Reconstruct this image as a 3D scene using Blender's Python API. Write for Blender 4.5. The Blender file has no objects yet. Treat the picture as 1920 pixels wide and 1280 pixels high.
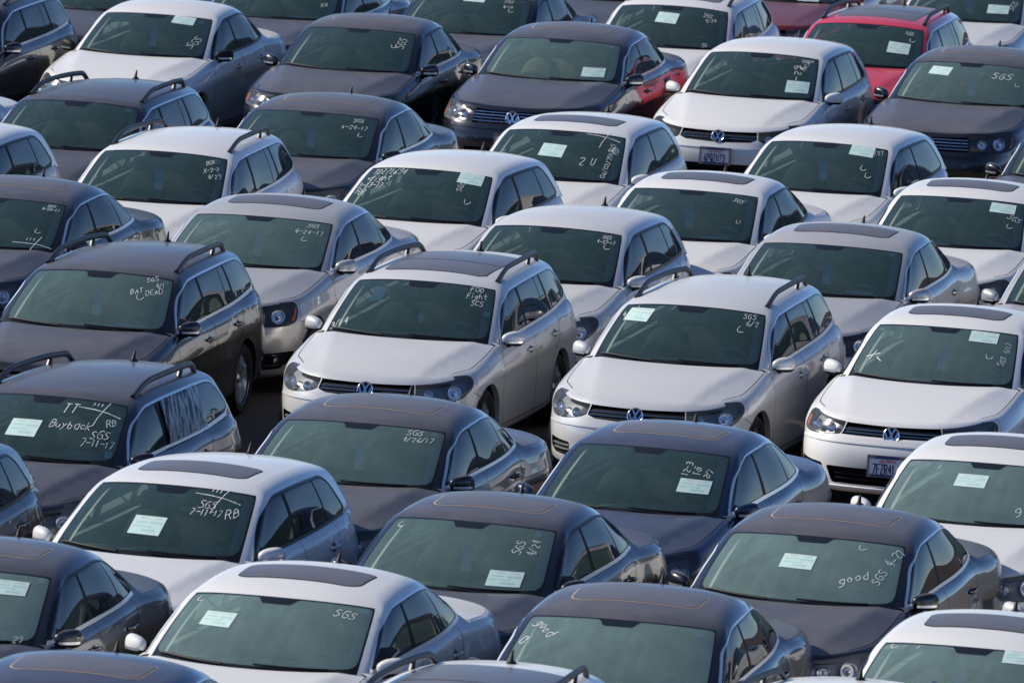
import bpy, bmesh, math, random
import numpy as np
from mathutils import Vector, Matrix, geometry

random.seed(7)
R = math.radians
SC = bpy.context.scene
COL = SC.collection

# ------------------------------------------------------------------ camera: a long lens from a high viewpoint
cd = bpy.data.cameras.new('camera'); cam = bpy.data.objects.new('camera', cd); COL.objects.link(cam); SC.camera = cam
cd.sensor_width = 36; cd.lens = 17840 / 1920 * 36; cd.clip_start = 1; cd.clip_end = 9000
cam.matrix_world = Matrix.Translation((0, 0, 11.83)) @ Matrix.Rotation(R(90 - 7.669), 4, 'X') @ Matrix.Rotation(R(2.54), 4, 'Z')
cd.dof.use_dof = True; cd.dof.focus_distance = 80; cd.dof.aperture_fstop = 8

# ------------------------------------------------------------------ daylight
SUN_EL, SUN_AZ = 35.0, -75.0 - 0          # azimuth clockwise from +Y (away from the camera)
world = bpy.data.worlds.new('World'); SC.world = world; world.use_nodes = True
nt = world.node_tree; sky = nt.nodes.new('ShaderNodeTexSky'); sky.sky_type = 'NISHITA'; sky.sun_disc = False
sky.sun_elevation = R(SUN_EL); sky.sun_rotation = R(SUN_AZ); sky.air_density = 0.75; sky.dust_density = 0.0; sky.ozone_density = 5.0; sky.altitude = 3000
bg = nt.nodes['Background']; nt.links.new(sky.outputs[0], bg.inputs[0]); bg.inputs[1].default_value = 0.14
sd = bpy.data.lights.new('sun', 'SUN'); sd.energy = 5.0; sd.angle = R(.53); sd.color = (1.0, .93, .81)
sun = bpy.data.objects.new('sun', sd); COL.objects.link(sun)
d = Vector((math.sin(R(SUN_AZ)) * math.cos(R(SUN_EL)), math.cos(R(SUN_AZ)) * math.cos(R(SUN_EL)), math.sin(R(SUN_EL))))
sun.rotation_euler = d.to_track_quat('Z', 'Y').to_euler(); sun.location = d * 60 + Vector((0, 85, 0))
SC.view_settings.view_transform = 'Standard'; SC.view_settings.look = 'None'; SC.view_settings.exposure = 0.22; SC.view_settings.gamma = 1.0
SC.view_settings.use_curve_mapping = False
SC.cycles.max_bounces = 9; SC.cycles.diffuse_bounces = 3; SC.cycles.glossy_bounces = 4; SC.cycles.transmission_bounces = 4; SC.cycles.transparent_max_bounces = 14
SC.cycles.caustics_reflective = False; SC.cycles.caustics_refractive = False; SC.cycles.use_denoising = True

# ------------------------------------------------------------------ materials
def nodes(name):
    m = bpy.data.materials.new(name); m.use_nodes = True; t = m.node_tree
    return m, t, t.nodes['Principled BSDF'], t.nodes['Material Output']
def N(t, kind, **kw):
    n = t.nodes.new(kind)
    for k, v in kw.items():
        if k in n.inputs: n.inputs[k].default_value = v
        else: setattr(n, k, v)
    return n
def noise(t, scale, detail=4, rough=.55, coord='Object'):
    c = N(t, 'ShaderNodeTexCoord'); n = N(t, 'ShaderNodeTexNoise', Scale=scale, Detail=detail, Roughness=rough); t.links.new(c.outputs[coord], n.inputs['Vector']); return n
def mth(t, op, a, b=None, clamp=False):
    n = N(t, 'ShaderNodeMath', operation=op, use_clamp=clamp)
    for i, q in enumerate((a, b)):
        if q is None: continue
        if hasattr(q, 'is_output'): t.links.new(q, n.inputs[i])
        else: n.inputs[i].default_value = q
    return n.outputs[0]
def mix(t, f, a, b):
    n = N(t, 'ShaderNodeMix', data_type='RGBA')
    for s, q in ((n.inputs[0], f), (n.inputs[6], a), (n.inputs[7], b)):
        if hasattr(q, 'is_output'): t.links.new(q, s)
        else: s.default_value = q if not isinstance(q, tuple) else (*q, 1)[:4]
    return n.outputs[2]
def dust_shade_mask(t, amount, lo=.84):
    """settled dust: thicker on flat faces, uneven; its steep cutoff paints tilted faces as unlit"""
    g = N(t, 'ShaderNodeNewGeometry'); s = N(t, 'ShaderNodeSeparateXYZ'); t.links.new(g.outputs['Normal'], s.inputs[0])
    mr = N(t, 'ShaderNodeMapRange', interpolation_type='SMOOTHSTEP'); t.links.new(s.outputs[2], mr.inputs[0]); mr.inputs[1].default_value = lo; mr.inputs[2].default_value = .985  # real dust, but the sharp falloff also stands in for shade on slopes
    n1 = noise(t, 2.2, 6, .65); n2 = noise(t, 70, 3, .7)
    k = mth(t, 'ADD', mth(t, 'MULTIPLY', n1.outputs[0], 1.3), mth(t, 'MULTIPLY', n2.outputs[0], .5))
    k = mth(t, 'ADD', k, .1)
    return mth(t, 'MULTIPLY', mth(t, 'MULTIPLY', mth(t, 'ADD', mr.outputs[0], .035), k), amount, True)
def paint(name, col, metal=0.0, dust=.2, rough=.32, coat=.8, dcol=(.335, .313, .322)):
    m, t, p, o = nodes(name); f = dust_shade_mask(t, dust)
    base = mix(t, f, col, dcol); t.links.new(base, p.inputs['Base Color'])
    t.links.new(mth(t, 'MULTIPLY', mth(t, 'SUBTRACT', 1.0, f, True), metal), p.inputs['Metallic'])
    t.links.new(mth(t, 'ADD', rough, mth(t, 'MULTIPLY', f, .6), True), p.inputs['Roughness'])
    k = mth(t, 'SUBTRACT', 1.0, mth(t, 'MULTIPLY', f, 2.3), True)
    t.links.new(mth(t, 'MULTIPLY', k, coat), p.inputs['Coat Weight'])
    t.links.new(mth(t, 'ADD', .025, mth(t, 'MULTIPLY', f, .5)), p.inputs['Coat Roughness'])
    p.inputs['Specular IOR Level'].default_value = .35
    return m
def plain(name, col, rough=.5, metal=0.0, spec=.5, coat=0.0, grain=0.0, scale=40):
    m, t, p, o = nodes(name)
    if grain:
        n = noise(t, scale); c = mix(t, n.outputs[0], tuple(x * (1 - grain) for x in col), tuple(min(1, x * (1 + grain)) for x in col)); t.links.new(c, p.inputs['Base Color'])
    else: p.inputs['Base Color'].default_value = (*col, 1)
    p.inputs['Roughness'].default_value = rough; p.inputs['Metallic'].default_value = metal; p.inputs['Specular IOR Level'].default_value = spec; p.inputs['Coat Weight'].default_value = coat
    return m
def glass(name, tint, haze, hcol, ior=1.5, rough=.0, gain=1.25):
    """a thin pane: tinted see-through, mirror reflection by angle, and a film of dust on the outside"""
    m, t, p, o = nodes(name); t.nodes.remove(p)
    tr = N(t, 'ShaderNodeBsdfTransparent'); tr.inputs[0].default_value = (*tint, 1)
    gl = N(t, 'ShaderNodeBsdfGlossy'); gl.inputs['Roughness'].default_value = rough
    fr = N(t, 'ShaderNodeFresnel', IOR=ior); ms = N(t, 'ShaderNodeMixShader'); t.links.new(mth(t, 'MULTIPLY', fr.outputs[0], gain, True), ms.inputs[0]); t.links.new(tr.outputs[0], ms.inputs[1]); t.links.new(gl.outputs[0], ms.inputs[2])
    df = N(t, 'ShaderNodeBsdfDiffuse'); df.inputs[0].default_value = (*hcol, 1)
    a = noise(t, 1.6, 6, .65); b = noise(t, 90, 2, .6)
    st = N(t, 'ShaderNodeTexNoise', Scale=1.0, Detail=4, Roughness=.6); tcs = N(t, 'ShaderNodeTexCoord'); mps = N(t, 'ShaderNodeMapping'); mps.inputs['Scale'].default_value = (1.2, 9, 1.2); t.links.new(tcs.outputs['Object'], mps.inputs[0]); t.links.new(mps.outputs[0], st.inputs['Vector'])
    f = mth(t, 'MULTIPLY', mth(t, 'ADD', mth(t, 'ADD', mth(t, 'MULTIPLY', a.outputs[0], 1.5), mth(t, 'MULTIPLY', b.outputs[0], .4)), mth(t, 'MULTIPLY', st.outputs[0], .6)), haze * .8, True)
    m2 = N(t, 'ShaderNodeMixShader'); t.links.new(f, m2.inputs[0]); t.links.new(ms.outputs[0], m2.inputs[1]); t.links.new(df.outputs[0], m2.inputs[2])
    t.links.new(m2.outputs[0], o.inputs[0]); return m

M = {}
M['glass'] = glass('windscreen_glass', (.88, .95, .93), .048, (.52, .92, .86))
M['glass_dusty'] = glass('dusty_windscreen_glass', (.88, .95, .93), .100, (.60, .94, .88))
M['glass_filmed'] = glass('filmed_windscreen_glass', (.88, .95, .93), .155, (.64, .95, .90))
M['side_glass'] = glass('side_window_glass', (.17, .22, .23), .03, (.30, .36, .42), 1.5, 0, .95)
M['lens'] = glass('lamp_lens', (.96, .97, .98), .05, (.75, .78, .80), 1.45, .13, .8)
M['frit'] = plain('black_glass_border', (.012, .013, .014), .25, 0, .35)
M['gloss_black'] = plain('gloss_black', (.010, .010, .012), .35, 0, .3)
M['pillar_black'] = plain('pillar_black', (.008, .008, .009), .6, 0, .12)
M['chrome'] = plain('chrome', (.78, .80, .83), .13, 1.0)
M['reflector'] = plain('lamp_reflector', (.85, .86, .88), .16, 1.0)
M['dull_chrome'] = plain('satin_chrome', (.82, .83, .85), .30, .55)
M['silver_strip'] = plain('silver_strip', (.66, .68, .70), .3, .8)
M['steel'] = plain('brake_steel', (.25, .24, .23), .45, .9)
M['alloy'] = plain('alloy', (.55, .56, .58), .32, .85)
M['rubber'] = plain('rubber', (.014, .014, .014), .75, 0, .25)
M['plastic'] = plain('black_plastic', (.014, .014, .015), .55, 0, .18)
M['rail'] = plain('rail_black', (.030, .031, .034), .42, 0, .4)
M['grille'] = plain('grille_black', (.006, .006, .007), .6, 0, .12)
M['housing'] = plain('lamp_housing', (.25, .255, .27), .35, .2)
M['housing_dark'] = plain('dark_lamp_housing', (.03, .03, .033), .3, .3)
M['amber'] = plain('amber_plastic', (.75, .16, .03), .25, 0, .5, .5)
M['tail'] = plain('red_plastic', (.30, .012, .014), .2, 0, .5, .6)
M['sunroof'] = paint('sunroof_glass', (.012, .013, .016), 0, .30, .25, .9)
M['seal'] = plain('weathered_seal', (.42, .33, .25), .8)
M['seal_dark'] = plain('dark_seal', (.06, .055, .05), .7)
M['recess'] = plain('handle_recess', (.05, .05, .055), .5)  # dark colour standing in for the shade behind a door handle
M['seat'] = plain('seat_cloth', (.055, .055, .055), .85, 0, .2, 0, .3, 60)
M['seat_beige'] = plain('seat_beige', (.30, .25, .18), .8, 0, .2, 0, .2, 60)
M['interior'] = plain('carpet', (.018, .018, .018), .9, 0, .2)
M['wheel_grey'] = plain('steering_wheel', (.20, .195, .18), .6)
M['dash'] = plain('dash_plastic', (.15, .148, .14), .7, 0, .3, 0, .2, 120)
M['lining'] = plain('headlining', (.13, .13, .125), .9)
M['ink'] = plain('white_marker', (.72, .74, .74), .8)
t = M['ink'].node_tree; p = t.nodes['Principled BSDF']; n1 = noise(t, 38, 3, .6); mr = N(t, 'ShaderNodeMapRange'); t.links.new(n1.outputs[0], mr.inputs[0]); mr.inputs[1].default_value = .32; mr.inputs[2].default_value = .52; mr.inputs[3].default_value = .35; t.links.new(mr.outputs[0], p.inputs['Alpha'])
M['sticker'] = plain('pale_sticker', (.48, .74, .72), .6)
M['paper'] = plain('pale_green_paper', (.50, .66, .62), .8, 0, .5, 0, .12, 9)
M['paper_print'] = plain('paper_print', (.38, .56, .55), .8)
M['paper_red'] = plain('paper_heading', (.50, .52, .50), .8)
M['white_paper'] = plain('white_paper', (.78, .80, .78), .8)
M['tag_blue'] = plain('tag_blue', (.14, .48, .92), .55)
M['tag_print'] = plain('tag_print', (.45, .65, .85), .55)
M['plate_white'] = plain('plate_white', (.86, .85, .83), .5)
M['plate_ink'] = plain('plate_blue', (.03, .05, .14), .4)
M['plate_red'] = plain('plate_red', (.65, .05, .05), .5)
M['pillar_trim'] = plain('pillar_trim', (.25, .245, .22), .8)
P = dict(
    white=paint('white_paint', (.74, .73, .71), 0, .14, .35, .7, (.42, .38, .34)), silver=paint('silver_paint', (.64, .64, .635), .22, .22, .36, .8, (.55, .53, .50)),
    pale=paint('pale_silver_paint', (.74, .74, .735), .12, .18, .36, .8, (.55, .53, .50)),
    grey=paint('platinum_paint', (.52, .51, .50), .5, .22, .36, .8), black=paint('black_paint', (.005, .0055, .007), 0, .27, .3, 1.0), navy=paint('navy_paint', (.006, .009, .018), .1, .26, .3, 1.0),
    blue=paint('blue_paint', (.010, .022, .060), .3, .20, .3, 1.0), dark=paint('graphite_paint', (.028, .029, .033), .3, .22, .32, 1.0), red=paint('red_paint', (.60, .022, .045), 0, .10, .3, .9, (.5, .25, .25)),
    maroon=paint('maroon_paint', (.13, .012, .02), .1, .2, .3, .9, (.33, .26, .27)))

# ------------------------------------------------------------------ ground
m, t, p, o = nodes('worn_asphalt')
n1 = noise(t, .35, 6, .6, 'Object'); n2 = noise(t, 45, 4, .7, 'Object')
c = mix(t, mth(t, 'ADD', mth(t, 'MULTIPLY', n1.outputs[0], .55), mth(t, 'MULTIPLY', n2.outputs[0], .45)), (.045, .036, .031), (.17, .122, .10)); t.links.new(c, p.inputs['Base Color'])
p.inputs['Roughness'].default_value = .92
bp = N(t, 'ShaderNodeBump', Strength=.5, Distance=.02); t.links.new(n2.outputs[0], bp.inputs['Height']); t.links.new(bp.outputs[0], p.inputs['Normal'])
gm = bpy.data.meshes.new('ground'); gm.from_pydata([(-4000, -4000, 0), (4000, -4000, 0), (4000, 4000, 0), (-4000, 4000, 0)], [], [(0, 1, 2, 3)]); gm.materials.append(m)
ground = bpy.data.objects.new('ground', gm); COL.objects.link(ground); ground['kind'] = 'structure'; ground['label'] = 'brown worn asphalt of the car lot'


# ------------------------------------------------------------------ geometry library
def spl(xk, yk, x):
    """natural cubic spline through (xk, yk), yk may be an array of vectors"""
    xk = np.asarray(xk, float); yk = np.asarray(yk, float)
    if xk[0] > xk[-1]:
        xk = xk[::-1]; yk = yk[::-1]
    n = len(xk); h = np.diff(xk)
    A = np.eye(n); sh = (n,) + yk.shape[1:]; b = np.zeros(sh)
    for i in range(1, n - 1):
        A[i, i - 1] = h[i - 1]; A[i, i] = 2 * (h[i - 1] + h[i]); A[i, i + 1] = h[i]
        b[i] = 6 * ((yk[i + 1] - yk[i]) / h[i] - (yk[i] - yk[i - 1]) / h[i - 1])
    M = np.linalg.solve(A, b.reshape(n, -1)).reshape(sh)
    x = np.clip(np.asarray(x, float), xk[0], xk[-1])
    i = np.clip(np.searchsorted(xk, x, side='right') - 1, 0, n - 2)
    hh = h[i]; a = (xk[i + 1] - x); c = (x - xk[i])
    if yk.ndim > 1:
        ex = (slice(None),) * x.ndim + (None,) * (yk.ndim - 1)
        hh = hh[ex]; a = a[ex]; c = c[ex]
    return (M[i] * a ** 3 + M[i + 1] * c ** 3) / (6 * hh) + (yk[i] / hh - M[i] * hh / 6) * a + (yk[i + 1] / hh - M[i + 1] * hh / 6) * c

def pch(xk, yk, x):
    """smooth, overshoot-free table lookup"""
    xk = np.asarray(xk, float); yk = np.asarray(yk, float)
    if xk[0] > xk[-1]:
        xk = xk[::-1]; yk = yk[::-1]
    h = np.diff(xk); d = np.diff(yk) / h
    m = np.zeros(len(xk)); m[0] = d[0]; m[-1] = d[-1]
    for i in range(1, len(xk) - 1):
        m[i] = 0 if d[i - 1] * d[i] <= 0 else 2 * d[i - 1] * d[i] / (d[i - 1] + d[i])
    x = np.clip(np.asarray(x, float), xk[0], xk[-1])
    i = np.clip(np.searchsorted(xk, x, side='right') - 1, 0, len(h) - 1)
    t = (x - xk[i]) / h[i]
    return ((2*t**3-3*t*t+1)*yk[i] + (t**3-2*t*t+t)*h[i]*m[i] + (3*t*t-2*t**3)*yk[i+1] + (t**3-t*t)*h[i]*m[i+1])

class Surf:
    """dense grid P[i,j]; addressed by (a, b): a = metres along the middle row, b = metres up the average column"""
    def __init__(s, P, amid=None):
        s.P = P; ns, nt = P.shape[:2]
        j = nt // 2 if amid is None else amid
        s.A = np.concatenate([[0], np.cumsum(np.linalg.norm(np.diff(P[:, j], axis=0), axis=1))])
        s.B = np.concatenate([[0], np.cumsum(np.linalg.norm(np.diff(P, axis=1), axis=2).mean(0))])
        du = np.gradient(P, axis=0); dv = np.gradient(P, axis=1)
        # symmetric ends
        for e, k in ((0, 1), (-1, -2)):
            if abs(P[e, :, 1]).max() < 1e-6:
                du[e] = (P[k] * [1, -1, 1] - P[k]) * (-1 if e == 0 else 1)
        n = np.cross(du, dv); s.N = n / (np.linalg.norm(n, axis=2, keepdims=True) + 1e-12)
        if s.N[ns // 2, nt // 2] @ np.array([0, 1, 0.3]) < 0: s.N = -s.N
    def idx(s, a, b):
        i = np.interp(a, s.A, np.arange(len(s.A))); j = np.interp(b, s.B, np.arange(len(s.B)))
        i0 = np.clip(i.astype(int), 0, len(s.A) - 2); j0 = np.clip(j.astype(int), 0, len(s.B) - 2)
        return i0, j0, (i - i0)[..., None], (j - j0)[..., None]
    def _ev(s, G, a, b):
        i, j, u, v = s.idx(np.asarray(a, float), np.asarray(b, float))
        return (G[i, j]*(1-u)*(1-v) + G[i+1, j]*u*(1-v) + G[i, j+1]*(1-u)*v + G[i+1, j+1]*u*v)
    def ev(s, a, b, off=0.0):
        p = s._ev(s.P, a, b)
        return p + s.nm(a, b) * off if off else p
    def nm(s, a, b):
        n = s._ev(s.N, a, b); return n / (np.linalg.norm(n, axis=-1, keepdims=True) + 1e-12)
    def b_of_z(s, a, z, lo=0, hi=None):
        hi = s.B[-1] if hi is None else hi
        bb = np.linspace(lo, hi, 160); out = []
        for aa, zz in zip(np.atleast_1d(a), np.atleast_1d(z)):
            Z = s.ev(np.full(160, aa), bb)[:, 2]; out.append(np.interp(zz, np.maximum.accumulate(Z), bb))
        return np.array(out)
    def a_of_x(s, x, b, a0, a1):
        aa = np.linspace(a0, a1, 400); out = []
        for xx, b1 in zip(np.atleast_1d(x), np.atleast_1d(b)):
            X = s.ev(aa, np.full(400, b1))[:, 0]; out.append(np.interp(-xx, np.maximum.accumulate(-X), aa))
        return np.array(out)
    def from_xz(s, pts, a0, a1, hi=None, lo=0):
        pts = np.asarray(pts, float); b = np.full(len(pts), (lo + (s.B[-1] if hi is None else hi)) / 2)
        for _ in range(7):
            a = s.a_of_x(pts[:, 0], b, a0, a1); b = s.b_of_z(a, pts[:, 1], lo, hi)
        return np.stack([a, b], 1)
    def from_az(s, pts, hi=None, lo=0):
        pts = np.asarray(pts, float)
        return np.stack([pts[:, 0], s.b_of_z(pts[:, 0], pts[:, 1], lo, hi)], 1)

def dens(pl, step=.035, closed=True):
    pl = np.asarray(pl, float); out = []
    m = len(pl) if closed else len(pl) - 1
    for i in range(m):
        p, q = pl[i], pl[(i + 1) % len(pl)]
        k = max(1, int(np.ceil(np.linalg.norm(q - p) / step)))
        for t in range(k): out.append(p + (q - p) * t / k)
    if not closed: out.append(pl[-1])
    return np.array(out)

def rnd(pl, r=.03, n=4, closed=True):
    """round the corners of a polygon"""
    pl = np.asarray(pl, float); out = []; m = len(pl)
    for i in range(m):
        if not closed and i in (0, m - 1): out.append(pl[i]); continue
        p, c, q = pl[i - 1], pl[i], pl[(i + 1) % m]
        l1, l2 = np.linalg.norm(p - c), np.linalg.norm(q - c)
        rr = r[i] if hasattr(r, '__len__') else r
        d = min(rr, l1 * .49, l2 * .49)
        s, e = c + (p - c) / (l1 + 1e-9) * d, c + (q - c) / (l2 + 1e-9) * d
        for t in np.linspace(0, 1, n + 1): out.append((1-t)**2*s + 2*t*(1-t)*c + t*t*e)
    return np.array(out)

def offs(pl, d):
    """offset a closed polygon outward (any winding)"""
    pl = np.asarray(pl, float)
    ar = np.sum(pl[:, 0]*np.roll(pl[:, 1], -1) - np.roll(pl[:, 0], -1)*pl[:, 1])
    e1 = pl - np.roll(pl, 1, 0); e2 = np.roll(pl, -1, 0) - pl
    n1 = np.stack([e1[:, 1], -e1[:, 0]], 1); n2 = np.stack([e2[:, 1], -e2[:, 0]], 1)
    n1 /= np.linalg.norm(n1, axis=1, keepdims=True) + 1e-9; n2 /= np.linalg.norm(n2, axis=1, keepdims=True) + 1e-9
    n = n1 + n2; n /= np.linalg.norm(n, axis=1, keepdims=True) + 1e-9
    k = 1 / np.maximum(.5, (n * n2).sum(1))[:, None]
    return pl + n * k * d * (1 if ar > 0 else -1)

def strip(pl, w):
    """thin polygon round an open polyline"""
    pl = np.asarray(pl, float); t = np.gradient(pl, axis=0)
    n = np.stack([-t[:, 1], t[:, 0]], 1); n /= np.linalg.norm(n, axis=1, keepdims=True) + 1e-9
    return np.concatenate([pl + n * w / 2, (pl - n * w / 2)[::-1]])

def inside(poly, p):
    poly = np.asarray(poly); x, y = p[:, 0], p[:, 1]; c = np.zeros(len(p), bool)
    q = np.roll(poly, -1, 0)
    for (x1, y1), (x2, y2) in zip(poly, q):
        if y1 == y2: continue
        m = ((y1 > y) != (y2 > y)) & (x < (x2 - x1) * (y - y1) / (y2 - y1) + x1)
        c ^= m
    return c

def cut(bound, regions, grid=(.055, .045), step=.035, default=None):
    """triangulate `bound` so that every region's outline is an edge line; -> points, {name: triangles}.
    regions: (name, polygon[, guard polygon]), first match wins; name None = hole."""
    pts, edges = [], []
    def add(pl, closed=True):
        k = len(pts); n = len(pl); pts.extend(map(tuple, pl))
        edges.extend((k + i, k + (i + 1) % n) for i in range(n if closed else n - 1))
    bd = dens(bound, step); add(bd)
    done = set()
    for rg in regions:
        for pl in rg[1:]:
            if id(pl) not in done: done.add(id(pl)); add(dens(pl, step))
    con = np.array(pts)
    lo, hi = bd.min(0), bd.max(0)
    gx = np.arange(lo[0] + grid[0] / 2, hi[0], grid[0]); gy = np.arange(lo[1] + grid[1] / 2, hi[1], grid[1])
    g = np.stack(np.meshgrid(gx, gy), -1).reshape(-1, 2); g[:, 0] += (np.round((g[:, 1] - lo[1]) / grid[1]) % 2) * grid[0] * .5
    g = g[inside(bd, g)]
    keep = [k for k, p in enumerate(g) if ((con - p) ** 2).sum(1).min() > (.35 * min(grid)) ** 2]
    pts.extend(map(tuple, g[keep]))
    vo, _, fo, *_ = geometry.delaunay_2d_cdt([Vector(p) for p in pts], edges, [], 0, 1e-5)
    V = np.array([(v[0], v[1]) for v in vo]); F = np.array([f[:3] for f in fo])
    c = V[F].mean(1); name = np.full(len(F), -2)
    ok = inside(bd, c); tri = V[F]
    ar = np.abs((tri[:, 1, 0]-tri[:, 0, 0])*(tri[:, 2, 1]-tri[:, 0, 1]) - (tri[:, 2, 0]-tri[:, 0, 0])*(tri[:, 1, 1]-tri[:, 0, 1]))
    ok &= ar > 1e-9
    name[ok] = -1
    for k, rg in enumerate(regions):
        m = name == -1
        for pl in rg[1:]: m &= inside(np.asarray(pl), c)
        name[m] = k
    out = {}
    for k in set(name) - {-2}:
        n = default if k == -1 else regions[k][0]
        if n is None: continue
        out.setdefault(n, []).append(F[name == k])
    return V, {n: np.concatenate(f) for n, f in out.items()}

def ring(loc, r, n, rot=0, ax='x'):
    a = np.arange(n) * 2 * np.pi / n + rot
    return a

class MB:
    """collects geometry for one mesh"""
    def __init__(s): s.v, s.f, s.n, s.m = [], [], [], []; s.nv = 0
    def add(s, V, F, N=None, mat=0):
        V = np.asarray(V, float)
        s.v.append(V); s.n.append(np.full(V.shape, np.nan) if N is None else np.asarray(N, float))
        for f in F: s.f.append(tuple(int(i) + s.nv for i in f)); s.m.append(mat)
        s.nv += len(V); return s
    def addmb(s, o, mat=None):
        k = s.nv
        for V, N in zip(o.v, o.n): s.v.append(V); s.n.append(N); s.nv += len(V)
        s.f += [tuple(i + k for i in f) for f in o.f]; s.m += o.m if mat is None else [mat] * len(o.m); return s
    def xf(s, fn): s.v = [fn(V) for V in s.v]; return s
    def box(s, c, d, mat=0, R=None, bev=0):
        x, y, z = np.array(d) / 2
        if bev:
            b = min(bev, x*.9, y*.9, z*.9); V = []
            for sx in (-1, 1):
                for sy in (-1, 1):
                    for sz in (-1, 1):
                        V += [(sx*x, sy*(y-b), sz*(z-b)), (sx*(x-b), sy*y, sz*(z-b)), (sx*(x-b), sy*(y-b), sz*z)]
            bm = bmesh.new(); [bm.verts.new(v) for v in V]; bmesh.ops.convex_hull(bm, input=bm.verts[:])
            bm.verts.index_update(); V = np.array([v.co[:] for v in bm.verts]); F = [[v.index for v in f.verts] for f in bm.faces]; bm.free()
        else:
            V = np.array([(a*x, b*y, e*z) for a in (-1, 1) for b in (-1, 1) for e in (-1, 1)])
            F = [(0, 1, 3, 2), (4, 6, 7, 5), (0, 4, 5, 1), (2, 3, 7, 6), (0, 2, 6, 4), (1, 5, 7, 3)]
        if R is not None: V = V @ np.array(R).T
        return s.add(V + np.array(c), F, None, mat)
    def tube(s, path, r, n=8, mat=0, caps=True, flat=1.0, up=(0, 0, 1)):
        path = np.asarray(path, float); r = np.broadcast_to(r, len(path)); T = np.gradient(path, axis=0)
        T /= np.linalg.norm(T, axis=1, keepdims=True); V = []
        for p, t, rr in zip(path, T, r):
            x = np.cross(t, up); x /= np.linalg.norm(x) + 1e-9; y = np.cross(x, t)
            for k in range(n):
                a = 2 * np.pi * k / n; V.append(p + x * np.cos(a) * rr * flat + y * np.sin(a) * rr)
        F = [(i*n+k, i*n+(k+1) % n, (i+1)*n+(k+1) % n, (i+1)*n+k) for i in range(len(path)-1) for k in range(n)]
        if caps: F += [tuple(range(n))[::-1], tuple((len(path)-1)*n + k for k in range(n))]
        return s.add(V, F, None, mat)
    def lathe(s, prof, n=32, axis='y', c=(0, 0, 0), mat=0, close=False):
        """prof: (radius, along)"""
        V = []; m = len(prof)
        for k in range(n):
            a = 2*np.pi*k/n
            for r, h in prof:
                V.append((r*np.cos(a), h, r*np.sin(a)) if axis == 'y' else (h, r*np.cos(a), r*np.sin(a)) if axis == 'x' else (r*np.cos(a), r*np.sin(a), h))
        F = [(k*m+i, k*m+i+1, ((k+1) % n)*m+i+1, ((k+1) % n)*m+i) for k in range(n) for i in range(m-1)]
        return s.add(np.array(V) + np.array(c), F, None, mat)
    def ell(s, c, r, nu=12, nv=8, mat=0, p=1.0):
        V = []
        for j in range(nv + 1):
            t = np.pi * j / nv
            for i in range(nu):
                a = 2*np.pi*i/nu
                q = np.array([np.sin(t)*np.cos(a), np.sin(t)*np.sin(a), np.cos(t)]); q = np.sign(q)*np.abs(q)**p
                V.append(q * np.array(r))
        F = [(j*nu+i, j*nu+(i+1) % nu, (j+1)*nu+(i+1) % nu, (j+1)*nu+i) for j in range(nv) for i in range(nu)]
        return s.add(np.array(V) + np.array(c), F, None, mat)
    def grid(s, G, N=None, mat=0):
        a, b = G.shape[:2]
        F = [(i*b+j, (i+1)*b+j, (i+1)*b+j+1, i*b+j+1) for i in range(a-1) for j in range(b-1)]
        return s.add(G.reshape(-1, 3), F, None if N is None else N.reshape(-1, 3), mat)
    def mirror(s):
        o = MB(); o.v = [V * [1, -1, 1] for V in s.v]; o.n = [N * [1, -1, 1] for N in s.n]; o.f = [f[::-1] for f in s.f]; o.m = list(s.m); o.nv = s.nv
        return o
    def mesh(s, name, nmat=1, flat=False):
        me = bpy.data.meshes.new(name); V = np.concatenate(s.v); N = np.concatenate(s.n)
        me.from_pydata(V.tolist(), [], s.f)
        me.polygons.foreach_set('use_smooth', [not flat] * len(me.polygons))
        for _ in range(nmat): me.materials.append(None)
        if nmat > 1: me.polygons.foreach_set('material_index', s.m)
        if not np.isnan(N).all():
            vn = np.array([v.vector[:] for v in me.vertex_normals]); bad = np.isnan(N[:, 0]); N = np.where(bad[:, None], vn, N)
            me.normals_split_custom_set_from_vertices(N.tolist())
        elif not flat:
            me.set_sharp_from_angle(angle=math.radians(38))
        return me

def patch(surf, V, F, off=0.0, flip=False):
    """the triangles F of a cut() laid on a Surf"""
    used = np.unique(F); mp = np.zeros(len(V), int); mp[used] = np.arange(len(used))
    v = V[used]; P = surf.ev(v[:, 0], v[:, 1], off); N = surf.nm(v[:, 0], v[:, 1]); f = mp[F]
    g = np.cross(P[f[:, 1]] - P[f[:, 0]], P[f[:, 2]] - P[f[:, 0]])
    bad = (g * N[f].mean(1)).sum(1) < 0
    f = np.where(bad[:, None], f[:, ::-1], f)
    b = MB(); b.add(P, f, N); return b

def skirt(surf, poly, d0, d1, mat=0):
    """a wall from offset d0 to offset d1 along an outline laid on a surface"""
    poly = dens(poly, .03); A = surf.ev(poly[:, 0], poly[:, 1], d0); Bq = surf.ev(poly[:, 0], poly[:, 1], d1); n = len(A)
    b = MB(); b.add(np.concatenate([A, Bq]), [(i, (i+1) % n, n+(i+1) % n, n+i) for i in range(n)], None, mat); return b

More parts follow.
